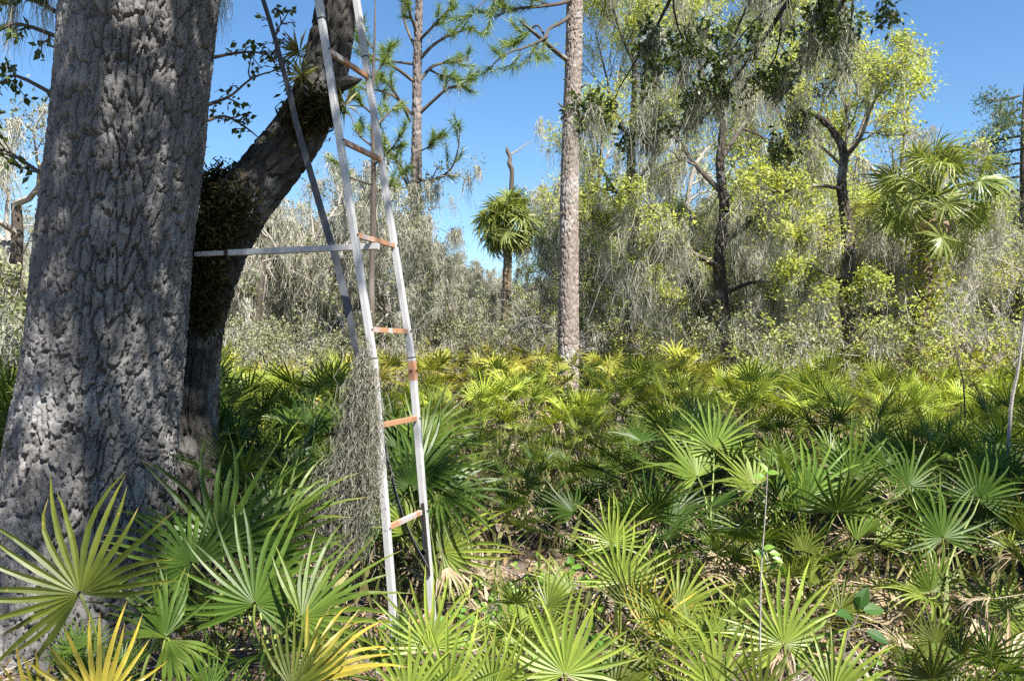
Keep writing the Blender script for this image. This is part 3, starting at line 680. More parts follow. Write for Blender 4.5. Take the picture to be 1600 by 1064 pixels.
hero('saw palmetto with sunlit fans fanning out behind the ladder rail', (-0.42, 4.65), [
    (P(690, 862, 4.75), (0.7, 0.15, 0.62), (-0.15, -0.85, 0.45), 0.92, YG, FANS[0]), (P(698, 885, 4.7), (0.7, -0.3, -0.15), (0.1, -0.6, 0.7), 0.62, (1, 1, 1), DEADF[0]),
    (P(640, 760, 4.9), (-0.1, 0.2, 0.9), (0.1, -0.8, 0.5), 0.9, GREENS[0], FANS[4]), (P(655, 735, 5.0), (0.75, 0.2, 0.6), (-0.3, -0.7, 0.6), 1.0, GREENS[1], FANS[1]),
    (P(660, 690, 5.2), (0.6, 0.3, 0.75), (-0.3, -0.7, 0.6), 1.0, GREENS[2], FANS[3]), (P(690, 770, 4.9), (0.9, 0.0, 0.25), (-0.1, -0.5, 0.8), 0.95, GREENS[1], FANS[4]),
    (P(620, 700, 5.3), (0.15, 0.3, 0.9), (0, -0.8, 0.5), 0.9, GREENS[0], FANS[0]), (P(600, 810, 4.8), (-0.5, 0, 0.7), (0.3, -0.7, 0.6), 0.8, GREENS[3], FANS[4]),
    (P(640, 830, 4.6), (-0.3, -0.1, 0.5), (0.2, -0.6, 0.7), 0.6, YG, FANS[7])])

# ---- procedural plants, shared meshes
def plant_spec(seed, k=11, hgt=1.0):
    rg = np.random.default_rng(seed); sp_ = []
    for q in range(k):
        az = q * 2.399 + rg.normal() * 0.35; f = (q + 0.5) / k
        tilt = math.radians(6 + 52 * f ** 1.1 + rg.normal() * 7); L = hgt * rg.uniform(0.55, 0.95) * (1.0 - 0.25 * f)
        out_ = np.array([math.cos(az), math.sin(az), 0]); d = out_ * math.sin(tilt) + U * math.cos(tilt)
        base_ = U * 0.08 + out_ * 0.06; H = base_ + d * L
        t2 = tilt + math.radians(rg.uniform(0, 32)); ax = out_ * math.sin(t2) + U * math.cos(t2)
        nr_ = U * math.sin(t2) - out_ * math.cos(t2) + rg.normal(size=3) * 0.25
        sp_.append((base_, H, ax, nr_, rg.uniform(0.5, 0.88), int(rg.integers(0, len(FANS))) if f < 0.84 else -1 - int(rg.integers(0, 3)), rg.random()))
    return sp_
# joined blade+stalk meshes for the mid distance (origin at the blade hinge; the stalk runs down behind it)
def frond_full(k, Ls):
    n_, sp_, wm_, dr_, cu_ = [(18, 3.9, 0.0145, 0.06, 0.14), (17, 3.4, 0.0150, 0.14, 0.22), (19, 4.2, 0.0140, 0.10, 0.12), (14, 2.8, 0.0155, 0.18, 0.30), (16, 3.2, 0.0150, 0.22, 0.22), (12, 2.2, 0.0160, 0.10, 0.36), (17, 3.6, 0.0150, 0.05, 0.16), (10, 1.7, 0.0160, 0.25, 0.4)][k]
    mb_ = MB().add(*fan(n_, sp_, 0.5, wm_, 200 + k, dr_, cu_, st=6))
    pts = np.array([[0, 0, 0], [0, -Ls * 0.3, -0.02], [0, -Ls * 0.65, -0.03], [0, -Ls, 0.02]])
    V_, F_, C_ = tube(pts, [0.007, 0.008, 0.009, 0.011], 4); C_[:, 1] = 0; mb_.add(V_, F_, C_)
    return mb_.mesh('frond', M['palmetto'])
MIDF = [frond_full(k, 0.75) for k in range(8)]
MIDD = []
for k in range(3):
    mb = MB().add(*fan(13, 2.6 - k * 0.6, 0.45, 0.012, 240 + k, 0.5 + 0.3 * k, 0.3 + 0.3 * k, st=5, jit=0.15))
    V, Fq, C = tube(np.array([[0, 0, 0], [0, -0.35, 0.03], [0, -0.7, 0.0]]), [0.006, 0.007, 0.009], 4); mb.add(V, Fq, C); MIDD.append(mb.mesh('dead_frond', M['dead_frond']))
SPECS = [plant_spec(300 + k, 16 + k % 4, [0.95, 1.05, 0.85, 1.0, 0.75, 1.1][k % 6]) for k in range(8)]
def put_mid(x, y, s, spec, colr, label, group, rg):
    e = tag(empty('saw_palmetto', (x, y, float(gz(x, y))), rg.uniform(0, 6.28), s), label, 'palmetto', group)
    for (b_, H, ax, nr_, fs, mi, cr) in spec:
        if mi < 0: obj('dead_frond', MIDD[-1 - mi], e, basis(H * np.array([1, 1, 0.85]), ax + np.array([0, 0, -0.5]), nr_, fs))
        else:
            c_ = tuple(float(v) * (0.75 + 0.5 * cr) for v in colr)
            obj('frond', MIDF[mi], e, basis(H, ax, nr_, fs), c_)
    return e
LAND = [(-999, 330, 'beyond the big oak'), (330, 470, 'behind the bent oak stem'), (470, 560, 'behind the strap'), (560, 660, 'behind the ladder'), (660, 760, 'beside the ladder'), (760, 850, 'below the round headed palm'), (850, 935, 'by the straight pine'),
        (935, 1060, 'past the straight pine'), (1060, 1190, 'before the mossy oak'), (1190, 1280, 'past the mossy oak'), (1280, 1370, 'before the crooked tree'), (1370, 1500, 'before the drooping palm'), (1500, 9999, 'before the dark conifer')]
def where(x, y):
    px = 800 + x / y * F_PX
    return [t_ for a_, b_, t_ in LAND if a_ <= px < b_][0]
def look(c, s_):
    hue = 'golden' if c[0] > c[1] * 0.98 else 'yellow green' if c[0] > c[1] * 0.8 and c[1] > 0.2 else 'olive green' if c[0] > c[1] * 0.72 else 'bright green' if c[1] > 0.18 else 'dark green'
    return ('tall ' if s_ > 0.97 else 'low ' if s_ < 0.78 else '') + hue
def far_mesh(seed):
    rg = np.random.default_rng(seed); mb_ = MB()
    for (b_, H, ax, nr_, fs, mi, cr) in plant_spec(seed, 10, 1.0):
        V_, F_, C_ = fan(11, 3.6, 0.52, 0.030, seed * 7 + int(cr * 99), 0.15, 0.15, st=4)
        m_ = np.array(basis(H, ax, nr_, fs)); V_ = V_ @ m_[:3, :3].T + m_[:3, 3]; C_[:, 0] = C_[:, 0] * 0.4 + cr * 0.6; mb_.add(V_, F_, C_)
        mb_.add(*tube(np.array([b_, (b_ + H) / 2, H]), [0.012, 0.010, 0.008], 3))
    return mb_
FARM = [far_mesh(400 + k).mesh('far_palmetto', M['palmetto']) for k in range(6)]
rg = np.random.default_rng(2024)
placed = [(-0.98, 3.35), (0.55, 4.05), (2.55, 4.75), (2.0, 5.3), (1.25, 5.1), (-0.42, 4.65)]
def blocked(x, y):
    if (x + 2.2) ** 2 + (y - 4.4) ** 2 < 0.85 ** 2 or (x + 1.8) ** 2 + (y - 5.0) ** 2 < 0.5 ** 2: return True
    if ((x - 0.35) / 0.62) ** 2 + ((y - 5.3) / 0.8) ** 2 < 1 or ((x - 2.1) / 0.7) ** 2 + ((y - 3.9) / 0.45) ** 2 < 1: return True
    if ((x + 0.45) / 0.9) ** 2 + ((y - 3.6) / 1.0) ** 2 < 1: return True
    if (x - 1.15) ** 2 + (y - 16) ** 2 < 0.5: return True
    return False
mids = 0
for it in range(6000):
    y = rg.uniform(4.6, 12.5); x = rg.uniform(-0.72 * y - 0.5, 0.72 * y + 0.5)
    dmin = 0.62 if y < 8 else 0.78
    if blocked(x, y) or any((x - a_) ** 2 + (y - b_) ** 2 < dmin ** 2 for a_, b_ in placed): continue
    placed.append((x, y)); mids += 1
    s_ = rg.uniform(0.72, 1.0)
    if x < -0.2 * y: s_ *= 1.15
    if abs(x - 0.25) < 0.9 and 6 < y < 9.5: s_ *= 0.72
    lit = smooth01(7.0, 10.0, y) * 0.85  # sunlight put into the colour: greens turn bright yellow green with distance
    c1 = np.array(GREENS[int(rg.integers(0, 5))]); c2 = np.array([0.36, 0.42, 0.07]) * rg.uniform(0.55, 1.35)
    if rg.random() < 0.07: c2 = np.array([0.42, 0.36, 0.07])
    if x < -0.13 * y and y < 9.5: lit *= 0.15; s_ *= 1.12  # left rear plants: shade put into the colour, kept dark green
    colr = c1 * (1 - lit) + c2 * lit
    row = 'edging the clearing' if y < 6.5 else 'in the shaded band' if y < 8.5 else 'in the sunny thicket'
    lab = f'{look(colr, s_)} saw palmetto {row}, {where(x, y)}'; grp = 'saw palmettos ' + row
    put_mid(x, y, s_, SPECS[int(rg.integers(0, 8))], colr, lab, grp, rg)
    if mids >= 185: break
for (x, y, s_, c_, lab) in ((0.78, 3.25, .55, YG, 'small yellow green palmetto between the two lime fans'), (1.55, 2.85, .5, OLIVE, 'small olive palmetto beside the broad leaved sapling'), (1.85, 3.2, .5, GREENS[2], 'small green palmetto behind the broad leaved sapling'), (-0.5, 3.05, .55, GREENS[1], 'small dark palmetto at the near side of the moss clump'),
                         (0.05, 3.55, .5, YG, 'small palmetto by the creeping herbs'), (2.35, 3.15, .55, GREENS[2], 'small palmetto in the dead frond litter'), (1.5, 4.1, .6, GREENS[4], 'low palmetto before the pinkish dried fan'), (-1.75, 3.2, .5, GREENS[1], 'small palmetto pressed against the oak foot'), (-1.3, 3.55, .6, GREENS[2], 'green palmetto beside the oak root'), (-0.95, 2.65, .48, GREENS[1], 'small dark palmetto under the drooping side frond'), (-0.7, 2.55, .45, GREENS[2], 'small palmetto between the golden frond and the ladder'), (1.9, 2.5, .5, GREENS[4], 'small green palmetto on the sunlit litter edge'),
                         (-0.15, 2.3, .45, YG, 'small palmetto under the lime fan at the ladder foot'), (0.6, 2.35, .45, LIME, 'small lime palmetto beside the flat round fan'), (1.2, 4.5, .62, GREENS[2], 'green palmetto between the twin lime fans and the dried fan'), (2.9, 4.0, .7, GREENS[4], 'palmetto at the edge of the dead frond litter')):
    put_mid(x, y, s_, SPECS[int(rg.integers(0, 8))], c_, lab, None, rg); placed.append((x, y))
fars = 0
for it in range(6000):
    y = rg.uniform(12.3, 19.0); x = rg.uniform(-0.70 * y, 0.70 * y)
    if blocked(x, y) or any((x - a_) ** 2 + (y - b_) ** 2 < 0.95 ** 2 for a_, b_ in placed): continue
    placed.append((x, y)); fars += 1
    c2 = np.array([0.42, 0.43, 0.09]) * rg.uniform(0.6, 1.2)  # leaf colour brightened to stand for sun on the far carpet
    if rg.random() < 0.1: c2 = np.array([0.44, 0.38, 0.08])
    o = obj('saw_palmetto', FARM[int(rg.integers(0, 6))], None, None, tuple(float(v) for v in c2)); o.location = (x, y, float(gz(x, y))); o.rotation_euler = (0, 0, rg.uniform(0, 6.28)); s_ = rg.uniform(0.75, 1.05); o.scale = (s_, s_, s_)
    tag(o, f'{look(c2, s_)} saw palmetto by the woods, {where(x, y)}', 'palmetto', 'palmettos at the foot of the trees')
    if fars >= 130: break
print('palmettos', mids, fars)
# the rest of the thicket, too far to count
mb = MB(); base_m = [far_mesh(480 + k) for k in range(2)]
for it in range(80):
    y = rg.uniform(19, 30); x = rg.uniform(-0.7 * y, 0.7 * y); b_ = base_m[it % 2]; s_ = rg.uniform(0.8, 1.3); a_ = rg.uniform(0, 6.28)
    R_ = np.array([[math.cos(a_), -math.sin(a_), 0], [math.sin(a_), math.cos(a_), 0], [0, 0, 1]]) * s_
    nb = mb.n
    mb.V.append(np.concatenate(b_.V) @ R_.T + np.array([x, y, float(gz(x, y))])); mb.C.append(np.concatenate(b_.C)); mb.Q.append(np.concatenate(b_.Q) + nb); mb.n += len(mb.V[-1])
tag(obj('palmetto_undergrowth', mb.mesh('palmetto_undergrowth', M['palmetto']), None, None, (0.40, 0.41, 0.09)), 'yellow green palmetto undergrowth deep among the trees', 'undergrowth', kind='stuff')

# ================================================================== TREES
def tree_root(name, label, cat, D, px, group=None):
    x = (px - 800) / F_PX * D
    return tag(empty(name, (x, D, float(gz(x, D)))), label, cat, group)
def tpart(root, name, mb, mat, smooth=False, label=None):
    o = obj(name, mb.mesh(name, M[mat], smooth), root, Matrix.Translation(-Vector(root.location)))
    if label: o['label'] = label
    if name in ('hanging_moss', 'needles', 'vine', 'leaves', 'stems'): o['kind'] = 'stuff'
    return o
def prow(px, py, wpx, D): q = P(px, py, D); return [q[0], q[1], q[2], wpx * 0.5 * D / F_PX]
def pathpx(pp, D, dd=0.0):
    k = len(pp); return np.array([prow(x, y, w_, D + dd * i_ / max(1, k - 1)) for i_, (x, y, w_) in enumerate(pp)])

# ---- tall slash pine (centre)
D = 16.0
root = tree_root('pine_tree', 'tall slash pine with straight flaky pinkish trunk beyond the clearing', 'tree', D, 888)
V, Fq, C = bark_tube(pathpx([(886, 660, 37), (887, 580, 33), (888, 545, 31), (889, 400, 28.5), (891, 250, 26), (896, 100, 24.5), (898, 0, 23), (903, -150, 21), (906, -300, 19), (908, -480, 12), (909, -600, 4)], D), 100, 560, 13, 0.13, 0.026, 61, plate=0.14, warp=(0.7, 0.9))
tpart(root, 'trunk', MB().add(V, Fq, C), 'pine_bark', True)
mb = MB()
q = pathpx([(888, 95, 9), (870, 82, 7.5), (848, 63, 6.5), (828, 46, 5), (813, 34, 2)], D, -1.2); tube(spline(q[:, :3], 14), np.interp(np.linspace(0, 1, 14), np.linspace(0, 1, 5), q[:, 3]), 7, .6, mb)
tpart(root, 'dead_branch', mb, 'moss_bark'); mb = MB()
q = pathpx([(886, 330, 5), (875, 334, 3), (862, 338, 1)], D, -.6); tube(q[:, :3], q[:, 3], 5, .3, mb)
tpart(root, 'dead_branch', mb, 'moss_bark')
rgs = np.random.default_rng(64)
for (px, py) in ((881, 430), (902, 360), (884, 290), (904, 222), (884, 170), (906, 140), (880, 505)):
    a_ = P(890 + (px - 890) * .6, py, D); sg = 1 if px > 891 else -1; mb = MB(); tube(np.array([a_, a_ + np.array([sg * .12, -.08, .02]), a_ + np.array([sg * .2, -.12, .06 * rgs.normal()])]), [.03, .022, .008], 6, .3, mb, True); tpart(root, 'branch_stub', mb, 'twig')
def pine_branches(root, D, lists, seed, tl=0.26, per=26, wd=0.006, ntuft=10, kids=5, wood='twig', lastfrac=0.35):
    T = Tree(seed); rg_ = T.rng
    for pp, dd in lists:
        q = pathpx(pp, D, dd); L = np.linalg.norm(np.diff(q[:, :3], axis=0), axis=1).sum()
        T.grow(None, None, L, .02, 1, 2, wig=0.22, up=0.12, kids=(kids, kids), ratio=0.3, ang=0.75, path=q, kstart=0.35)
    for w_ in T.limbs(): tpart(root, 'branch', w_, wood)
    s_, d_ = T.arr()
    tpart(root, 'needles', MB().add(*tufts(s_, d_ + np.array([0, 0, 0.25]), tl, per, wd, rg_)), 'needle')
    return T
Tp = pine_branches(root, D, [
    ([(896, 20, 8), (880, 34, 6), (858, 46, 5), (851, 60, 4.5), (820, 75, 4), (792, 84, 3), (765, 106, 1.5)], -1.5),
    ([(899, -5, 8), (880, 5, 6), (841, 11, 5), (804, 15, 4), (772, 28, 1.5)], -1.2),
    ([(852, 58, 4), (838, 40, 3), (815, 62, 2), (800, 70, 1)], 0.8), ([(900, -30, 7), (860, -20, 5), (800, -25, 4), (740, 15, 1.5)], -2),
    ([(903, -60, 8), (950, -80, 6), (1010, -70, 3), (1060, -40, 1)], -1), ([(904, -200, 8), (850, -240, 5), (780, -230, 2)], 1.0),
    ([(905, -250, 8), (960, -300, 5), (1020, -290, 2)], 1.0), ([(906, -320, 8), (880, -400, 5), (820, -430, 2)], -2.0)], 62, per=34, kids=6)

# ---- left slash pine
D = 22.0
root = tree_root('pine_tree', 'slender dark pine with open upswept branches and moss threads, behind the ladder', 'tree', D, 650)
V, Fq, C = bark_tube(pathpx([(650, 640, 24), (650, 520, 21), (651, 400, 19), (650, 300, 17), (651, 200, 14), (652, 100, 12), (655, 0, 10), (657, -120, 8), (659, -250, 5), (660, -360, 2)], D), 70, 420, 8, 0.22, 0.035, 71, plate=0.35)
tpart(root, 'trunk', MB().add(V, Fq, C), 'pine_bark_dark', True)
BR = [([(656, 63, 5), (680, 38, 4), (709, 7, 2)], -1), ([(657, 92, 6), (677, 71, 5), (704, 55, 4), (731, 46, 3), (748, 44, 1)], -1), ([(657, 125, 6), (675, 105, 5), (697, 98, 4), (719, 96, 2), (735, 90, 1)], 1),
      ([(672, 110, 4), (690, 118, 3), (716, 121, 1)], .5), ([(656, 177, 6), (682, 153, 5), (702, 137, 4), (721, 133, 3), (738, 118, 1)], -.7), ([(648, 129, 6), (619, 107, 5), (584, 90, 3.5), (562, 70, 1)], -1),
      ([(648, 101, 5), (609, 96, 3), (585, 92, 1)], 1), ([(648, 183, 6), (616, 151, 4.5), (592, 142, 3), (575, 140, 1)], .8), ([(641, 190, 5), (626, 159, 4), (605, 130, 3), (590, 118, 1)], -1.5),
      ([(649, 76, 5), (633, 37, 4), (628, 0, 2), (625, -20, 1)], .6), ([(652, 55, 5), (640, 20, 4), (628, -15, 1)], -1), ([(653, 275, 6), (668, 285, 5), (690, 276, 4), (706, 262, 3), (716, 232, 2), (718, 205, 1)], -1),
      ([(648, 310, 5), (632, 268, 4), (610, 240, 3), (590, 225, 1)], -1), ([(648, 350, 6), (640, 300, 5), (618, 250, 3.5), (598, 205, 1.5)], .7), ([(649, 385, 5), (610, 330, 4), (570, 310, 1.5)], -1.3),
      ([(656, -20, 5), (690, -50, 4), (735, -60, 1)], 1), ([(656, -80, 5), (620, -110, 4), (580, -120, 1)], 1), ([(658, -150, 5), (690, -190, 3), (715, -200, 1)], -1), ([(652, 238, 3), (672, 228, 2), (688, 207, 1)], -.5)]
Tp = pine_branches(root, D, BR, 72, per=26, tl=0.30, wd=0.008, kids=5)
ms = pick(Tp.rng, np.array(Tp.mid), 70)
tpart(root, 'hanging_moss', MB().add(*moss_beards(ms, 0.5, 10, 0.005, Tp.rng, 0.03)), 'moss')

# ---- young pine behind the ladder
D = 15.0
root = tree_root('pine_tree', 'young yellow green pine standing just behind the oak stem', 'tree', D, 585)
tpart(root, 'trunk', (lambda mb_: (tube(pathpx([(582, 640, 12), (580, 450, 10), (584, 300, 8), (582, 150, 5), (586, 40, 3), (586, -20, 1)], D)[:, :3], [0.075, .06, .05, .035, .02, .006], 8, .4, mb_), mb_)[1])(MB()), 'twig')
pine_branches(root, D, [([(582, 260, 4), (610, 235, 3), (630, 205, 1)], -.6), ([(583, 230, 4), (560, 210, 3), (548, 180, 1)], .5), ([(583, 200, 4), (605, 180, 3), (622, 160, 1)], .5), ([(583, 180, 4), (562, 160, 3), (550, 140, 1)], -.5), ([(583, 290, 4), (545, 275, 3), (525, 250, 1)], .5),
                      ([(584, 300, 4), (612, 290, 3), (632, 262, 1)], .7), ([(584, 120, 3), (600, 95, 2), (610, 70, 1)], .3), ([(585, 80, 3), (572, 60, 2), (566, 40, 1)], .3)], 75, per=26, tl=0.24, kids=4)

# ---- cabbage palms
PALMF = [MB().add(*fan(24, 4.4, 0.95, 0.047, 500 + k, dr_, cu_, st=6, split=0.4, jit=0.06)).mesh('palm_frond', M['palm_leaf']) for k, (dr_, cu_) in enumerate([(0.35, 0.1), (0.5, 0.05), (0.62, 0.0), (0.42, 0.2)])]
PALMD = MB().add(*fan(18, 3.0, 0.85, 0.03, 520, 0.9, -0.1, st=5, jit=0.15)).mesh('palm_dead_frond', M['dead_frond'])
def palm(label, px, D, trunk, crown, seed, nf, size, pet, dead=4, boot=0.0):
    root = tree_root('cabbage_palm', label, 'palm', D, px); rg_ = np.random.default_rng(seed)
    V_, F_, C_ = bark_tube(pathpx(trunk, D), 60, 160, 9, 0.12, 0.03, seed); tpart(root, 'trunk', MB().add(V_, F_, C_), 'palm_bark', True)
    c = P(*crown, D) - np.array(root.location)
    for q in range(nf):
        f = (q + 0.5) / nf; az = q * 2.399 + rg_.normal() * 0.2; el = math.radians(82 - 122 * f + rg_.normal() * 12)
        o_ = np.array([math.cos(az), math.sin(az), 0]); d = o_ * math.cos(el) + U * math.sin(el); L = pet * rg_.uniform(0.6, 1.2)
        H = c + d * L - U * 0.10 * L; e2 = el - math.radians(25); ax = o_ * math.cos(e2) + U * math.sin(e2); nr_ = U * math.cos(e2) - o_ * math.sin(e2) + np.cross(U, o_) * rg_.uniform(-1.6, 1.6) + rg_.normal(size=3) * 0.3
        s_ = size * rg_.uniform(0.8, 1.1)
        fr = obj('frond', PALMF[q % 4], root, basis(H, ax, nr_, s_))
        Vs, Fs, Cs = tube(np.array([c + o_ * 0.05, c + d * L * 0.55, H]), [0.025, 0.018, 0.013], 4)
        st_ = obj('stalk', MB().add(Vs, Fs, Cs).mesh('palm_stalk', M['stalk']), fr); st_.matrix_local = basis(H, ax, nr_, s_).inverted()
    for q in range(dead):
        az = rg_.uniform(0, 6.28); o_ = np.array([math.cos(az), math.sin(az), 0]); H = c + o_ * pet * 0.35 - U * pet * 0.55
        obj('dead_frond', PALMD, root, basis(H, o_ * 0.35 - U, o_, size * 0.8))
    return root
palm('round headed cabbage palm in front of the mossy trees', 792, 30.0, [(790, 640, 15), (790, 510, 14), (792, 450, 12.5), (794, 380, 12.5), (795, 345, 11)], (795, 347), 81, 46, 0.86, 0.86, 10)
rp = palm('cabbage palm with drooping fronds and a vine wrapped trunk', 1443, 14.4, [(1440, 640, 22), (1441, 520, 21), (1444, 440, 21), (1450, 370, 20), (1455, 330, 16)], (1460, 306), 82, 30, 0.55, 0.86, 9)
rg = np.random.default_rng(83)
k = 1500; tt = rg.random(k); q = np.stack([np.interp(tt, [0, 1], [P(1441, 560, 14.4)[0], P(1452, 375, 14.4)[0]]), np.full(k, 14.4), np.interp(tt, [0, 1], [P(1441, 560, 14.4)[2], P(1452, 375, 14.4)[2]])], -1) + rg.normal(size=(k, 3)) * np.array([0.20, 0.18, 0.1])
tpart(rp, 'vine', MB().add(*leaves(q, 0.09, rg, None, 0.5, 0.3)), 'vine_leaf')

# ---- dead snag behind the palm
D = 32.5; root = tree_root('dead_snag', 'broken dark snag rising behind the round headed palm', 'dead tree', D, 797)
mb = MB(); q = pathpx([(792, 600, 9), (794, 400, 9), (799, 300, 8), (800, 268, 7), (796, 256, 8), (797, 246, 6), (793, 237, 6.5), (792, 230, 2)], D); tube(spline(q[:, :3], 20), np.interp(np.linspace(0, 1, 20), np.linspace(0, 1, 8), q[:, 3]), 9, .3, mb, True); tpart(root, 'trunk', mb, 'twig')
mb = MB(); q = pathpx([(799, 241, 3.5), (808, 236, 2.5), (820, 228, 2), (832, 220, 1)], D); tube(q[:, :3], q[:, 3], 5, .8, mb); tpart(root, 'branch', mb, 'grey_twig')

# ---- broadleaf trees with spring leaves
def broadleaf(name, label, px, D, trunk, limbs, seed, nleaf, leafs, nmoss, mosslen, leafmat_='spring', wood='moss_bark', last=3, kids=(6, 6, 5), ratio=0.5, crownl=3.0, bark=True, extra=None, up=0.04, mossper=22, mw=0.0045, group=None, ang=0.85, wig=0.26, nk=None):
    root = tree_root(name, label, 'tree', D, px, group); T = Tree(seed)
    if trunk is not None:
        q = pathpx(trunk, D)
        if bark:
            V_, F_, C_ = bark_tube(q, 64, 260, 9, 0.16, 0.03, seed); tpart(root, 'trunk', MB().add(V_, F_, C_), wood, True)
        else:
            mb_ = MB(); tube(spline(q[:, :3], 24), np.interp(np.linspace(0, 1, 24), np.linspace(0, 1, len(q)), q[:, 3]), 9, .5, mb_, True); tpart(root, 'trunk', mb_, wood)
    for pp, dd in limbs:
        q = pathpx(pp, D, dd); q[:, 3] *= 0.72; L = np.linalg.norm(np.diff(q[:, :3], axis=0), axis=1).sum()
        T.grow(None, None, L, .05, 0, last, wig=wig, up=up, kids=kids, ratio=ratio, ang=ang, path=q, kstart=0.2)
    for w_ in T.limbs(): tpart(root, 'branch', w_, wood)
    s_, d_ = T.arr(); kk_ = T.rng.integers(0, len(s_), nleaf)
    tpart(root, 'crown', MB().add(*leaves(s_[kk_] + T.rng.normal(size=(nleaf, 3)) * leafs * 1.1, leafs * 0.85, T.rng, d_[kk_] * 0.6, 0.5, 0.30)), leafmat_)
    if nmoss:
        ms_ = pick(T.rng, np.array(T.mid), nmoss)
        tpart(root, 'hanging_moss', MB().add(*moss_beards(ms_, mosslen, mossper, mw, T.rng, 0.035, 5)), 'moss')
    return root, T
# crooked tree (1310)
broadleaf('crooked_tree', 'crooked dark trunked tree with lichen and fresh lime leaves', 1325, 15.0,
    [(1324, 640, 28), (1325, 575, 25), (1329, 520, 22), (1323, 462, 20), (1326, 405, 17.5), (1322, 345, 15), (1315, 292, 13), (1318, 240, 11), (1302, 205, 8), (1288, 190, 8), (1274, 180, 4)],
    [([(1318, 250, 10), (1345, 215, 8), (1365, 160, 6), (1395, 125, 4), (1430, 100, 2)], -1), ([(1318, 255, 9), (1350, 190, 7), (1362, 130, 5), (1372, 90, 2)], 1.2),
     ([(1316, 295, 9), (1270, 290, 7), (1220, 300, 5), (1180, 290, 2)], -1),
     ([(1323, 440, 8), (1285, 425, 6), (1250, 400, 4), (1225, 385, 2)], -.8), ([(1316, 260, 8), (1290, 235, 6), (1250, 200, 5), (1225, 150, 2)], 1), ([(1323, 480, 6), (1350, 465, 4), (1368, 450, 2)], -.8),
     ([(1318, 245, 8), (1325, 190, 6), (1310, 130, 5), (1300, 60, 2)], .8)],
    91, 17000, 0.08, 260, 0.5, kids=(8, 6, 4), ratio=0.46)
# mossy oak (1130)
broadleaf('mossy_oak', 'grey oak hung with heavy dark beards of Spanish moss', 1135, 17.0,
    [(1138, 650, 24), (1136, 560, 22), (1128, 480, 20), (1124, 400, 17), (1132, 330, 14), (1125, 260, 11), (1130, 180, 8), (1120, 100, 5)],
    [([(1128, 420, 14), (1090, 400, 12), (1052, 385, 9), (1035, 345, 7), (1005, 310, 3)], -1.5), ([(1130, 380, 14), (1175, 345, 11), (1215, 300, 8), (1240, 240, 3)], -1), ([(1126, 300, 12), (1080, 250, 9), (1045, 190, 6), (1010, 150, 2)], 1),
     ([(1126, 250, 12), (1165, 190, 8), (1200, 130, 5), (1225, 70, 2)], 1), ([(1128, 190, 10), (1100, 120, 7), (1075, 50, 5), (1050, -20, 2)], -1.5), ([(1122, 120, 8), (1150, 50, 6), (1180, -20, 4), (1200, -80, 2)], -.5),
     ([(1130, 460, 10), (1180, 440, 7), (1225, 445, 5), (1255, 430, 2)], -1), ([(1128, 470, 10), (1080, 470, 7), (1035, 455, 4), (1005, 440, 2)], 1)],
    92, 14000, 0.085, 330, 1.15, 'spring', 'moss_bark', kids=(7, 5, 4), ratio=0.4, mossper=36, mw=0.0055)
# lime crown tree behind (1000-1200)
broadleaf('spring_tree', 'tall tree with lime spring crown beside the straight pine', 990, 20.0,
    [(992, 650, 18), (990, 540, 17), (988, 440, 16), (990, 350, 14), (986, 250, 12), (992, 150, 9), (990, 60, 5)],
    [([(988, 330, 9), (955, 290, 7), (930, 240, 5), (915, 190, 2)], -1), ([(988, 290, 9), (1030, 240, 7), (1065, 190, 5), (1085, 130, 2)], -1), ([(988, 230, 8), (960, 170, 6), (945, 110, 4), (930, 50, 2)], 1), ([(990, 180, 8), (1025, 120, 6), (1050, 50, 4), (1060, -10, 2)], 1.5),
     ([(990, 100, 6), (965, 40, 5), (950, -30, 2)], -1), ([(989, 380, 6), (960, 365, 5), (935, 345, 3), (918, 325, 1)], -1), ([(990, 60, 5), (1010, 0, 4), (1015, -60, 2)], 1)],
    93, 24000, 0.085, 240, 0.9, kids=(9, 6, 4), ratio=0.58)
broadleaf('spring_tree', 'broad lime leaved tree between the mossy oak and the crooked tree', 1230, 20.5,
    [(1228, 650, 20), (1230, 540, 18), (1226, 440, 16), (1232, 340, 14), (1228, 240, 10), (1234, 140, 6)],
    [([(1230, 330, 9), (1190, 270, 7), (1165, 200, 5), (1150, 130, 2)], -1), ([(1230, 280, 9), (1268, 230, 7), (1285, 160, 5), (1295, 90, 2)], -1), ([(1230, 210, 8), (1205, 140, 6), (1190, 70, 4), (1180, 0, 2)], 1), ([(1232, 170, 8), (1262, 100, 6), (1275, 30, 4), (1285, -40, 2)], 1),
     ([(1230, 380, 8), (1280, 350, 6), (1320, 330, 3), (1350, 320, 1)], -1), ([(1232, 130, 6), (1240, 50, 5), (1235, -30, 3)], -1)],
    94, 24000, 0.085, 240, 0.7, kids=(9, 6, 4), ratio=0.58)
# thin pale trunk (930)
broadleaf('slender_tree', 'thin bare trunked tree with scarce leaves just beyond the straight pine', 927, 26.0, [(924, 640, 11), (926, 500, 10), (929, 400, 9), (932, 320, 8), (937, 270, 6), (942, 220, 3)],
    [([(932, 330, 5), (950, 310, 4), (975, 300, 2), (990, 285, 1)], -1), ([(935, 290, 5), (915, 260, 4), (900, 240, 2)], 1), ([(938, 265, 5), (955, 230, 4), (965, 200, 2)], 1)], 95, 2200, 0.10, 60, 0.9, kids=(5, 4, 3), ratio=0.4, bark=False)
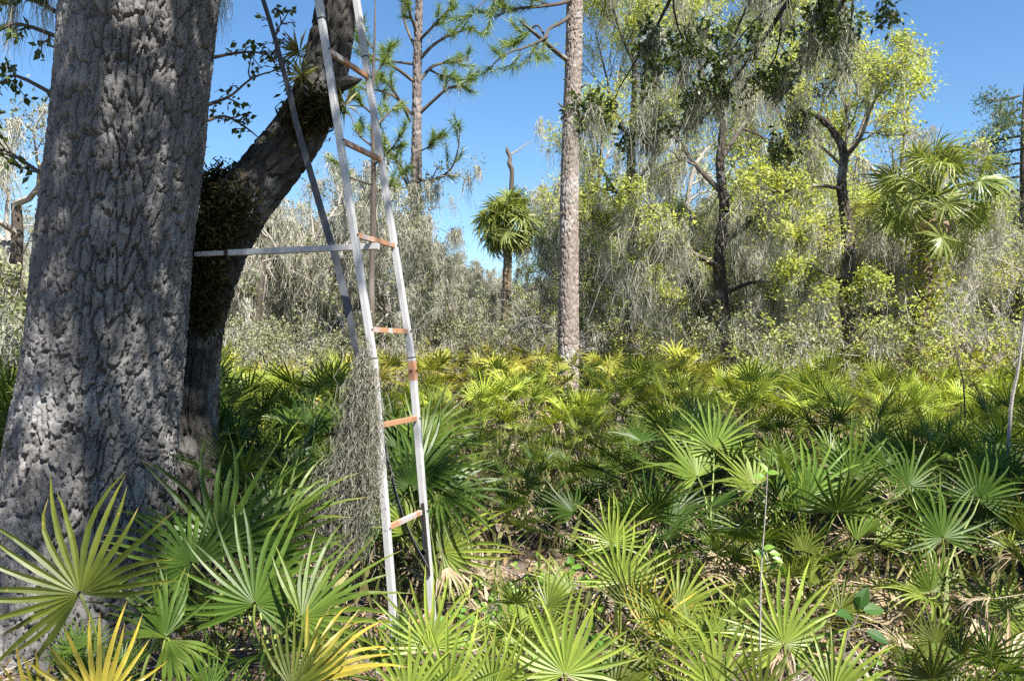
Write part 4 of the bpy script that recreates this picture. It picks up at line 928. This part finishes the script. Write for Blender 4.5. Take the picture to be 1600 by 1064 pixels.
# cypress far right
D = 27.0; root = tree_root('cypress_tree', 'dark tall conifer draped with moss standing behind the drooping palm', 'tree', D, 1592)
T = Tree(96); mb = MB(); q = pathpx([(1596, 640, 20), (1598, 480, 17), (1600, 350, 13), (1599, 240, 9), (1600, 165, 5), (1601, 130, 2)], D); tube(spline(q[:, :3], 24), np.interp(np.linspace(0, 1, 24), np.linspace(0, 1, 6), q[:, 3]), 9, .4, mb, True); tpart(root, 'trunk', mb, 'twig')
for k in range(30):
    y_ = 150 + k * 10.5; sgn = -1 if k % 2 == 0 else 1; ln_ = (44 + (y_ - 100) * 0.16) * T.rng.uniform(0.7, 1.2)
    q = pathpx([(1594, y_, 4), (1594 + sgn * ln_ * .5, y_ + 6, 3), (1594 + sgn * ln_, y_ + T.rng.uniform(-8, 12), 1)], D, T.rng.uniform(-1.5, 1.5)); T.grow(None, None, ln_ * D / F_PX, .02, 1, 2, wig=.2, up=0, kids=(9, 9), ratio=.42, ang=.8, path=q, kstart=.1)
for w_ in T.limbs(): tpart(root, 'branch', w_, 'twig')
s_, d_ = T.arr(); kk = T.rng.integers(0, len(s_), 15000)
tpart(root, 'crown', MB().add(*leaves(s_[kk] + T.rng.normal(size=(15000, 3)) * .16, .13, T.rng, d_[kk] * .4 + np.array([0, 0, -.4]), .3, .14)), 'cypress')
tpart(root, 'hanging_moss', MB().add(*moss_beards(pick(T.rng, np.array(T.mid), 130), .6, 14, .006, T.rng, .05)), 'moss')

# ---- neighbouring live oak, its trunk beside the camera: drooping limbs reach into the top of the view and shade the clearing
root = tag(empty('live_oak', (6.2, 2.6, 0)), 'live oak whose dark mossy limbs droop over the clearing', 'tree')
T = Tree(97); V, Fq, C = bark_tube([[6.2, 2.6, -0.1, .62], [6.2, 2.6, .5, .5], [6.15, 2.65, 2, .45], [6.0, 2.7, 4, .42], [5.8, 2.8, 6, .36], [5.7, 2.9, 7.5, .28]], 90, 160, 18, .2, .03, 98); tpart(root, 'trunk', MB().add(V, Fq, C), 'limb_bark', True)
vis = [([[5.7, 2.9, 6.6, .12], [5.3, 5.5, 7.3, .085], [4.5, 7.6, 7.0, .055], [3.4, 9.0, 5.9, .035], [3.1, 9.9, 5.4, .022], [2.5, 10.6, 4.6, .01]]), ([[5.7, 2.9, 7.0, .12], [4.3, 5.5, 7.9, .08], [3.2, 7.9, 7.5, .05], [2.1, 9.2, 6.2, .032], [1.9, 10.0, 5.8, .02], [1.4, 10.4, 5.0, .008]]),
       ([[5.2, 5.5, 7.2, .08], [5.0, 8.2, 7.2, .05], [4.3, 9.6, 6.3, .03], [4.2, 10.4, 5.9, .02], [3.7, 11.2, 5.0, .008]])]
for q in vis:
    q = np.array(q); T.grow(None, None, 4.2, .05, 0, 3, wig=.25, up=-.03, kids=(8, 6, 4), ratio=.36, ang=.8, path=q, kstart=.35)
nvis = len(T.sites)
for q in ([[5.8, 2.8, 6.0, .2], [4.0, 2.0, 7.4, .15], [2.0, 1.6, 8.0, .1], [0.2, 1.4, 8.2, .04]], [[5.8, 2.8, 6.6, .2], [4.6, 3.8, 8.0, .14], [3.2, 4.4, 8.8, .09], [1.6, 4.8, 9.0, .04]], [[5.7, 2.9, 7.2, .2], [7.4, 1.6, 8.3, .14], [8.6, 0.4, 9, .08], [9.4, -0.6, 9.2, .03]],
          [[5.7, 2.9, 7.3, .2], [6.0, 4.6, 8.8, .14], [5.6, 6.4, 9.6, .09], [5.0, 7.6, 9.8, .04]], [[5.7, 2.9, 7.0, .2], [7.6, 3.6, 8.2, .14], [9.2, 4.6, 8.8, .09], [10.4, 5.4, 8.8, .04]]):
    T.grow(None, None, 4.4, .05, 0, 3, wig=.2, up=.03, kids=(8, 6, 5), ratio=.42, ang=.85, path=np.array(q), kstart=.2)
for w_ in T.limbs(): tpart(root, 'limb', w_, 'limb_bark')
s_, d_ = T.arr(); kk = np.concatenate([T.rng.integers(0, nvis, 9000), T.rng.integers(nvis, len(s_), 9500)])
tpart(root, 'crown', MB().add(*leaves(s_[kk] + T.rng.normal(size=(len(kk), 3)) * .05, .085, T.rng, d_[kk], .4, .25)), 'oak_leaf')
ms = pick(T.rng, np.array(T.mid), 260)
tpart(root, 'hanging_moss', MB().add(*moss_beards(ms, .9, 34, .0032, T.rng, .03, 6)), 'moss')

# ---- mossy grey woods behind: shared prototypes, each tree an individual
def proto_tree(seed, h, nleaf, nmoss, leafm, mossl=1.3, wood='grey_twig', spread=1.0):
    T_ = Tree(seed); rg_ = T_.rng
    hh = h * 0.45; trunk = [np.array([0, 0, -0.2])]; d = np.array([rg_.normal() * .12, rg_.normal() * .12, 1.0])
    for q in range(7): d = nrm(d + rg_.normal(size=3) * .12 + U * .1); trunk.append(trunk[-1] + d * hh / 6)
    trunk = np.array(trunk); mb_t = MB(); tube(trunk, np.linspace(.16, .08, 8) * h / 7, 8, .5, mb_t)
    for q in range(6):
        a = q * 1.05 + rg_.normal() * .3; st_ = trunk[3 + q % 5]
        T_.grow(st_, (math.cos(a) * spread, math.sin(a) * spread, rg_.uniform(.3, 1.1)), h * rg_.uniform(.35, .55), .05 * h / 7, 0, 3, wig=.28, up=.04, kids=(5, 5, 4), ratio=.5, ang=.85, kstart=.15, sides=(6, 5, 3, 3))
    s_, d_ = T_.arr(); kk_ = rg_.integers(0, len(s_), nleaf)
    parts = [('trunk', mb_t.mesh('trunk', M['moss_bark'])), ('branch', T_.wood(0, 3, 1.25).mesh('branch', M[wood])),
             ('crown', MB().add(*leaves(s_[kk_] + rg_.normal(size=(nleaf, 3)) * .12, .07, rg_, d_[kk_] * .5, .5, .3)).mesh('crown', M[leafm]))]
    ms_ = pick(rg_, np.array(T_.mid), nmoss)
    parts.append(('hanging_moss', MB().add(*moss_beards(ms_, mossl, 34, .008, rg_, .05, 7, .45)).mesh('hanging_moss', M['moss'])))
    return parts
def proto_shrub(seed, h, nleaf, leafm, wood='grey_twig', stems=16, nmoss=0, leafs=.06, kids=(5, 4)):
    T_ = Tree(seed); rg_ = T_.rng
    for q in range(stems):
        a = rg_.uniform(0, 6.28); t_ = rg_.uniform(.1, .9)
        T_.grow((math.cos(a) * .2 * rg_.random(), math.sin(a) * .2 * rg_.random(), 0), (math.cos(a) * t_, math.sin(a) * t_, 1), h * rg_.uniform(.6, 1.1), .016, 1, 3, wig=.28, up=.0, kids=(kids[0], kids[0], kids[1]), ratio=.45, ang=.8, sides=(5, 4, 3, 3), kstart=.15)
    s_, d_ = T_.arr(); parts = [('branch', T_.wood(0, 3, 1.0).mesh('branch', M[wood]))]
    if nleaf:
        kk_ = rg_.integers(0, len(s_), nleaf); parts.append(('crown', MB().add(*leaves(s_[kk_] + rg_.normal(size=(nleaf, 3)) * .04, leafs, rg_, d_[kk_] * .5, .5, .3)).mesh('crown', M[leafm])))
    if nmoss: parts.append(('hanging_moss', MB().add(*moss_beards(pick(rg_, np.array(T_.mid), nmoss), .4, 14, .006, rg_, .06, 6, .6)).mesh('hanging_moss', M['moss'])))
    return parts
def put(name, label, cat, group, parts, x, y, s, rz):
    e = tag(empty(name, (x, y, float(gz(x, y))), rz, s), label, cat, group)
    for nm, me in parts:
        o = obj(nm, me, e)
        if nm == 'hanging_moss' or (nm == 'branch' and name == 'bush'): o['kind'] = 'stuff'
    return e
PT = [proto_tree(601, 7.0, 3500, 130, 'dull_leaf', 1.1), proto_tree(602, 7.5, 6000, 80, 'dull_leaf', .9), proto_tree(603, 6.5, 1800, 190, 'dull_leaf', 1.3), proto_tree(604, 7.0, 7500, 60, 'spring', 1.0)]
PS = [proto_shrub(611, 1.9, 0, None, stems=20), proto_shrub(612, 2.0, 3200, 'dull_leaf', 'twig', stems=13, nmoss=25), proto_shrub(613, 2.1, 2400, 'spring', 'twig', stems=12), proto_shrub(614, 1.8, 2200, 'dull_leaf', stems=12, nmoss=60)]
rg = np.random.default_rng(620)
def xpx(px, D): return (px - 800) / F_PX * D
TL = [('grey tree veiled in moss', 'mossy grey trees'), ('dull green tree with thin moss', 'dull green mossy trees'), ('pale grey tree wholly bearded with moss', 'bearded grey trees'), ('lime leaved tree among the mossy woods', 'lime trees in the woods')]
for k in range(84):
    px = -80 + (k + rg.random()) * 1760 / 84; D = [23, 28, 33, 38][k % 4] + rg.uniform(-2, 2)
    ti = [0, 2, 1, 0, 2, 0, 1, 2][k % 8]
    if px > 900 and rg.random() < .3: ti = 3
    hpx = 205 if px < 900 else 330         # woods are lower behind the gap of sky
    if px < 560: hpx = 235
    if 690 < px < 880: hpx = 150
    if 700 < px < 885: D = 37 + rg.uniform(-1, 3)
    h_ = hpx / F_PX * D + 1.3; s_ = h_ / 7.6 * rg.uniform(.85, 1.12)
    put('mossy_tree' if ti != 3 else 'spring_tree', TL[ti][0] + (', in front' if D < 26 else ', deep inside' if D > 33 else '') + ', ' + where(xpx(px, D), D).replace('before', 'beyond').replace('below', 'beyond').replace('by the', 'beyond the'), 'tree', TL[ti][1], PT[ti], xpx(px, D), D, s_, rg.uniform(0, 6.28))
TK = []
for k in range(3):
    T = Tree(660 + k); pts = [np.array([0, 0, -.2])]; d = np.array([0, 0, 1.0])
    for q in range(11): d = nrm(d + T.rng.normal(size=3) * .10 + U * .12); pts.append(pts[-1] + d * .85)
    mb = MB(); tube(np.array(pts), np.linspace(.115, .03, 12), 7, .5, mb)
    for q in range(11):
        a_ = T.rng.uniform(0, 6.28); T.grow(pts[4 + q % 7], (math.cos(a_), math.sin(a_), T.rng.uniform(.2, .9)), T.rng.uniform(1.0, 2.2), .03, 0, 2, wig=.3, up=.05, kids=(6, 5), ratio=.45, ang=.8, sides=(5, 4, 3), kstart=.2)
    TK.append([('trunk', mb.mesh('trunk', M['moss_bark' if k else 'grey_twig'])), ('branch', T.wood(0).mesh('branch', M['grey_twig'])), ('hanging_moss', MB().add(*moss_beards(pick(T.rng, np.array(T.mid), 45), 1.1, 22, .007, T.rng, .05)).mesh('hanging_moss', M['moss']))])
for k in range(34):
    px = 330 + (k + rg.random()) * 1290 / 34; D = rg.uniform(22, 33)
    if 690 < px < 885: continue
    if px > 1380: continue
    put('bare_tree', 'slender bare grey trunk in the woods, ' + where(xpx(px, D), D).replace('before', 'beyond').replace('below', 'beyond'), 'tree', 'slender bare trunks', TK[k % 3], xpx(px, D), D, rg.uniform(.6, .95) * (1.0 if px > 900 else .85), rg.uniform(0, 6.28))
for k, (px, D, s_) in enumerate(((1075, 29, 1.5), (1165, 28, 1.7), (1275, 28, 1.6))):
    put('spring_tree', 'tall lime leaved tree deep in the woods, ' + where(xpx(px, D), D).replace('before', 'beyond'), 'tree', 'tall lime trees in the woods', PT[3], xpx(px, D), D, s_, k * 1.3)
for k, (px, D, ti, s_, lab) in enumerate(((395, 18.5, 0, .95, 'grey mossy tree close behind the bent oak stem'), (470, 19.5, 2, 1.0, 'bearded grey tree seen past the strap'), (545, 18.0, 0, .88, 'grey mossy tree seen past the brace bar'), (705, 23.0, 2, .72, 'bearded grey tree between the slender pine and the round palm'), (25, 15.0, 0, 1.1, 'mossy tree beyond the near side of the big oak'), (610, 21.5, 1, .95, 'dull tree seen between the ladder rails'))):
    put('mossy_tree', lab, 'tree', None, PT[ti], xpx(px, D), D, s_, k * 1.9)
SL = [('bare grey twiggy bush by the woods', 'bare grey bushes'), ('dull green mossy bush by the woods', 'dull mossy bushes'), ('lime leaved bush by the woods', 'lime bushes'), ('bush smothered in grey moss by the woods', 'moss smothered bushes')]
for k in range(64):
    px = -40 + (k + rg.random()) * 1700 / 64; D = rg.uniform(17.5, 24)
    si = int(rg.choice([0, 1, 2, 3, 3, 1]))
    if px < 900 and si == 2: si = 3
    s_ = rg.uniform(.8, 1.25); put('bush', ('tall ' if s_ > 1.1 else 'small ' if s_ < .92 else '') + SL[si][0] + ', ' + where(xpx(px, D), D).replace('before', 'beyond'), 'bush', SL[si][1], PS[si], xpx(px, D), D, s_, rg.uniform(0, 6.28))
for (px, D, si, s_, lab) in ((1530, 13.5, 0, 1.25, 'big bare grey thicket below the dark conifer'), (1460, 13.0, 2, 1.0, 'lime bush below the drooping palm'), (1590, 12.5, 2, 1.0, 'lime bush beside the big bare grey thicket'), (1220, 13.5, 3, 1.1, 'moss smothered bush left of the crooked trunk foot'),
                         (1270, 13.8, 2, 1.05, 'lime bush touching the crooked trunk'), (1385, 13.5, 1, 1.0, 'dull bush between the crooked trunk and the palm'), (1160, 14.5, 1, 1.0, 'dull mossy bush under the heavy bearded oak'), (20, 10.5, 3, 1.5, 'mossy bush glimpsed behind the oak'), (60, 12.5, 1, 1.6, 'dull green bush glimpsed behind the oak'),
                         (440, 14.0, 3, .95, 'mossy grey bush between the oak stem and the ladder'), (520, 14.5, 1, .9, 'dull mossy bush behind the brace bar'), (400, 15.5, 1, 1.0, 'dull bush close behind the bent oak stem'), (600, 16.5, 3, .95, 'mossy bush showing between the ladder rails'), (480, 16.5, 3, 1.0, 'mossy bush behind the strap')):
    put('bush', lab.replace(' left of ', ' beside '), 'bush', None, PS[si], xpx(px, D), D, s_, rg.uniform(0, 6.28))
# ---- far woods that read as one mass
T = Tree(640); mb = MB(); n_ = 40000
x = T.rng.uniform(-60, 60, n_); y = T.rng.uniform(46, 62, n_); z = T.rng.random(n_) ** 1.6 * (3.5 + 3.5 * vnoise(x * .35 + 90, y * .2, 5))
mb.add(*leaves(np.stack([x, y, z], -1), .20, T.rng, None, .4, .3))
tag(obj('far_woods', mb.mesh('far_woods', M['dull_leaf'])), 'hazy grey green woods far beyond the mossy trees', 'woods', kind='stuff')

# ================================================================== SMALL PLANTS AND LITTER
rng = np.random.default_rng(700)
def sapling(label, stem, D, leafspots, leafsize, mat, r0=.006, woodm='grey_twig'):
    b_ = P(*stem[0], D); e = tag(empty('sapling', (b_[0], b_[1], float(gz(b_[0], b_[1])))), label, 'sapling')
    pts = np.array([P(x_, y_, D) for x_, y_ in stem]); pts[0, 2] = float(gz(b_[0], b_[1])); mb_ = MB(); tube(spline(pts, 16), np.linspace(r0, r0 * .4, 16), 5, .5, mb_); tpart(e, 'stem', mb_, woodm)
    for (x_, y_, ax_, ay_) in leafspots:
        c = P(x_, y_, D) + rng.normal(size=3) * .01; d = np.array([ax_, rng.normal() * .4 - .2, ay_])
        V_, F_, C_ = fan(1 + 1, .4, leafsize, leafsize * .3, int(rng.integers(1e6)), .2, .1, st=6, split=.3) if False else leafblade(leafsize)
        m_ = np.array(basis(c, d, (rng.normal() * .3, -.6, .8), 1.0)); tpart(e, 'leaf', MB().add(V_ @ m_[:3, :3].T + m_[:3, 3], F_, C_), mat)
    return e
def leafblade(L, wd=.32, st=7):
    s = np.linspace(0, 1, st); wv = L * wd * np.sin(np.pi * np.clip(s, .02, .99) ** .8) ** .9; z = -.15 * L * s ** 2
    V_ = np.stack([np.stack([-wv, s * L, z + wv * .25], -1), np.stack([0 * s, s * L, z], -1), np.stack([wv, s * L, z + wv * .25], -1)], 1).reshape(-1, 3)
    i_ = np.arange(st - 1)[:, None] * 3; F_ = np.concatenate([np.stack([i_, i_ + 1, i_ + 4, i_ + 3], -1), np.stack([i_ + 1, i_ + 2, i_ + 5, i_ + 4], -1)]).reshape(-1, 4)
    C_ = np.zeros((st, 3, 3)); C_[..., 0] = rng.random(); C_[..., 1] = s[:, None]; return V_, F_, C_.reshape(-1, 3)
sapling('thin pale bare sapling stem with a few fresh leaves', [(1186, 1040), (1188, 960), (1190, 880), (1196, 800), (1199, 740)], 2.95, [(1199, 740, -.3, .5), (1201, 738, .9, .1), (1197, 748, -.9, .1), (1198, 856, .7, .3), (1200, 858, .9, -.1), (1196, 862, -.6, .3), (1213, 880, .6, -.2), (1222, 888, .3, -.8), (1212, 884, -.4, -.3)], .042, 'herb', .0042)
sapling('dark stemmed sapling with broad dark green leaves', [(1305, 1062), (1318, 1020), (1335, 975), (1342, 955)], 2.9, [(1342, 955, -.3, .9), (1342, 955, .4, .8), (1346, 962, 1, .05), (1346, 988, .9, -.35), (1340, 958, -.9, .4)], .085, 'dark_leaf', .006, 'twig')
sapling('leaning dry stem rising at the edge of the thicket', [(1570, 720), (1578, 650), (1590, 580), (1600, 500), (1606, 430)], 6.5, [(1598, 505, .5, .5), (1604, 440, -.5, .5)], .05, 'dull_leaf', .018)
sapling('thin dry twig stem before the lime bush', [(1512, 660), (1506, 610), (1498, 570), (1490, 530)], 8.0, [(1490, 532, -.4, .6), (1500, 575, .8, .2)], .05, 'dull_leaf', .01, 'twig')
# low herbs on the open floor
for k, (x0, y0, sx, sy, nn, sz, lab) in enumerate([(0.15, 5.0, .35, .3, 90, .06, 'low patch of bright green herbs on the shaded clearing floor'), (0.75, 6.1, .25, .25, 60, .06, 'small cluster of fresh green herbs at the far side of the clearing'), (-0.1, 4.2, .3, .3, 90, .05, 'green creeping herbs by the ladder foot'),
                                             (2.05, 3.75, .3, .2, 80, .05, 'bright green creeper leaves on the litter under the dead fronds'), (0.75, 3.5, .25, .25, 60, .05, 'green creeper leaves under the yellowing fan'), (-0.75, 2.75, .3, .2, 60, .05, 'creeping herbs in the shade under the golden frond'), (2.9, 3.6, .3, .3, 60, .05, 'creeper leaves trailing beside the pale dead fan')]):
    xs = x0 + rng.normal(size=nn) * sx; ys = y0 + rng.normal(size=nn) * sy; zs = gz(xs, ys); h_ = rng.uniform(.02, .16, nn); e = tag(empty('herb_patch', (x0, y0, float(gz(x0, y0)))), lab, 'herbs')
    mb1, mb2 = MB(), MB()
    for a_, b_, z_, hh in zip(xs, ys, zs, h_): tube(np.array([[a_, b_, z_ - .01], [a_ + rng.normal() * .01, b_, z_ + hh]]), [.0015, .001], 3, .5, mb1)
    mb2.add(*leaves(np.stack([xs, ys, zs + h_], -1).repeat(3, 0), sz, rng, None, 1.0, .42)); tpart(e, 'stems', mb1, 'stalk'); tpart(e, 'leaves', mb2, 'herb')
for k in range(34):
    if k < 16: x_, y_ = rng.uniform(1.5, 3.2), rng.uniform(3.3, 5.0)
    else: x_, y_ = rng.uniform(-0.8, 2.0), rng.uniform(3.4, 7.4)
    a_ = rng.uniform(0, 6.28); e = obj(('fallen_frond'), DEADF[k % 3], None, basis((x_, y_, float(gz(x_, y_)) + rng.uniform(.06, .18)), (math.cos(a_), math.sin(a_), rng.uniform(-.2, .35)), (rng.normal() * .4, rng.normal() * .4, 1), rng.uniform(.6, .95)))
    tag(e, 'dry tan palmetto frond fallen on the litter under the wide drooping fan' if k < 16 else 'dry tan palmetto frond fallen on the clearing floor', 'dead frond', 'fallen fronds under the drooping fan' if k < 16 else 'fallen fronds in the clearing')
# leaf litter, dry grass, twigs, fallen moss
n_ = 26000; x = rng.uniform(-4, 5.5, n_); y = rng.uniform(2.0, 10.5, n_); z = gz(x, y) + rng.uniform(.0, .03, n_)
tag(obj('leaf_litter', MB().add(*leaves(np.stack([x, y, z], -1), .065, rng, None, 1.2, .24)).mesh('leaf_litter', M['litter'])), 'brown oak leaf litter scattered over the sandy floor', 'leaf litter', kind='stuff')
n_ = 9000; x = rng.uniform(-8, 9, n_); y = rng.uniform(4.2, 13.5, n_); keep = np.array([not blocked(a_, b_) or rng.random() < .15 for a_, b_ in zip(x, y)]); x, y = x[keep], y[keep]; n_ = len(x)
d = nrm(rng.normal(size=(n_, 3)) * .45 + U)
tag(obj('dry_grass', MB().add(*leaves(np.stack([x, y, gz(x, y)], -1), .42, rng, d * 3, 0, .006, .25)).mesh('dry_grass', M['grass'])), 'sparse pale dry grass among the palmettos', 'grass', kind='stuff')
mb = MB()
for k in range(420):
    x_, y_ = rng.uniform(-3, 4.5), rng.uniform(2.4, 8.5); L_ = rng.uniform(.12, .6); a_ = rng.uniform(0, 6.28); z_ = float(gz(x_, y_)) + .012
    p0 = np.array([x_, y_, z_]); dv = np.array([math.cos(a_), math.sin(a_), rng.uniform(-.02, .25)]); tube(np.array([p0, p0 + dv * L_ * .5 + rng.normal(size=3) * .02, p0 + dv * L_]), [.004, .0035, .002], 4, rng.random(), mb)
tag(obj('fallen_twigs', mb.mesh('fallen_twigs', M['grey_twig'])), 'dry fallen twigs scattered over the litter', 'twigs', kind='stuff')
for k, (x_, y_, lab) in enumerate(((0.0, 4.75, 'pale heap of fallen moss on the clearing floor'), (1.75, 3.55, 'grey heap of fallen moss on sunlit litter'), (0.95, 3.55, 'tangle of fallen moss under the twin lime fans'), (0.3, 7.2, 'fallen moss lying among dark palmettos'))):
    kk = 260; st = np.array([x_, y_, float(gz(x_, y_)) + .05]) + rng.normal(size=(kk, 3)) * np.array([.17, .13, .015])
    V_, F_, C_ = strands(st, rng.uniform(.05, .15, kk), .0022, rng, 8, 2.2); V_[:, 2] = np.maximum(V_[:, 2], float(gz(x_, y_)) - .01)
    tag(obj('fallen_moss', MB().add(V_, F_, C_).mesh('fallen_moss', M['moss'])), lab, 'moss')
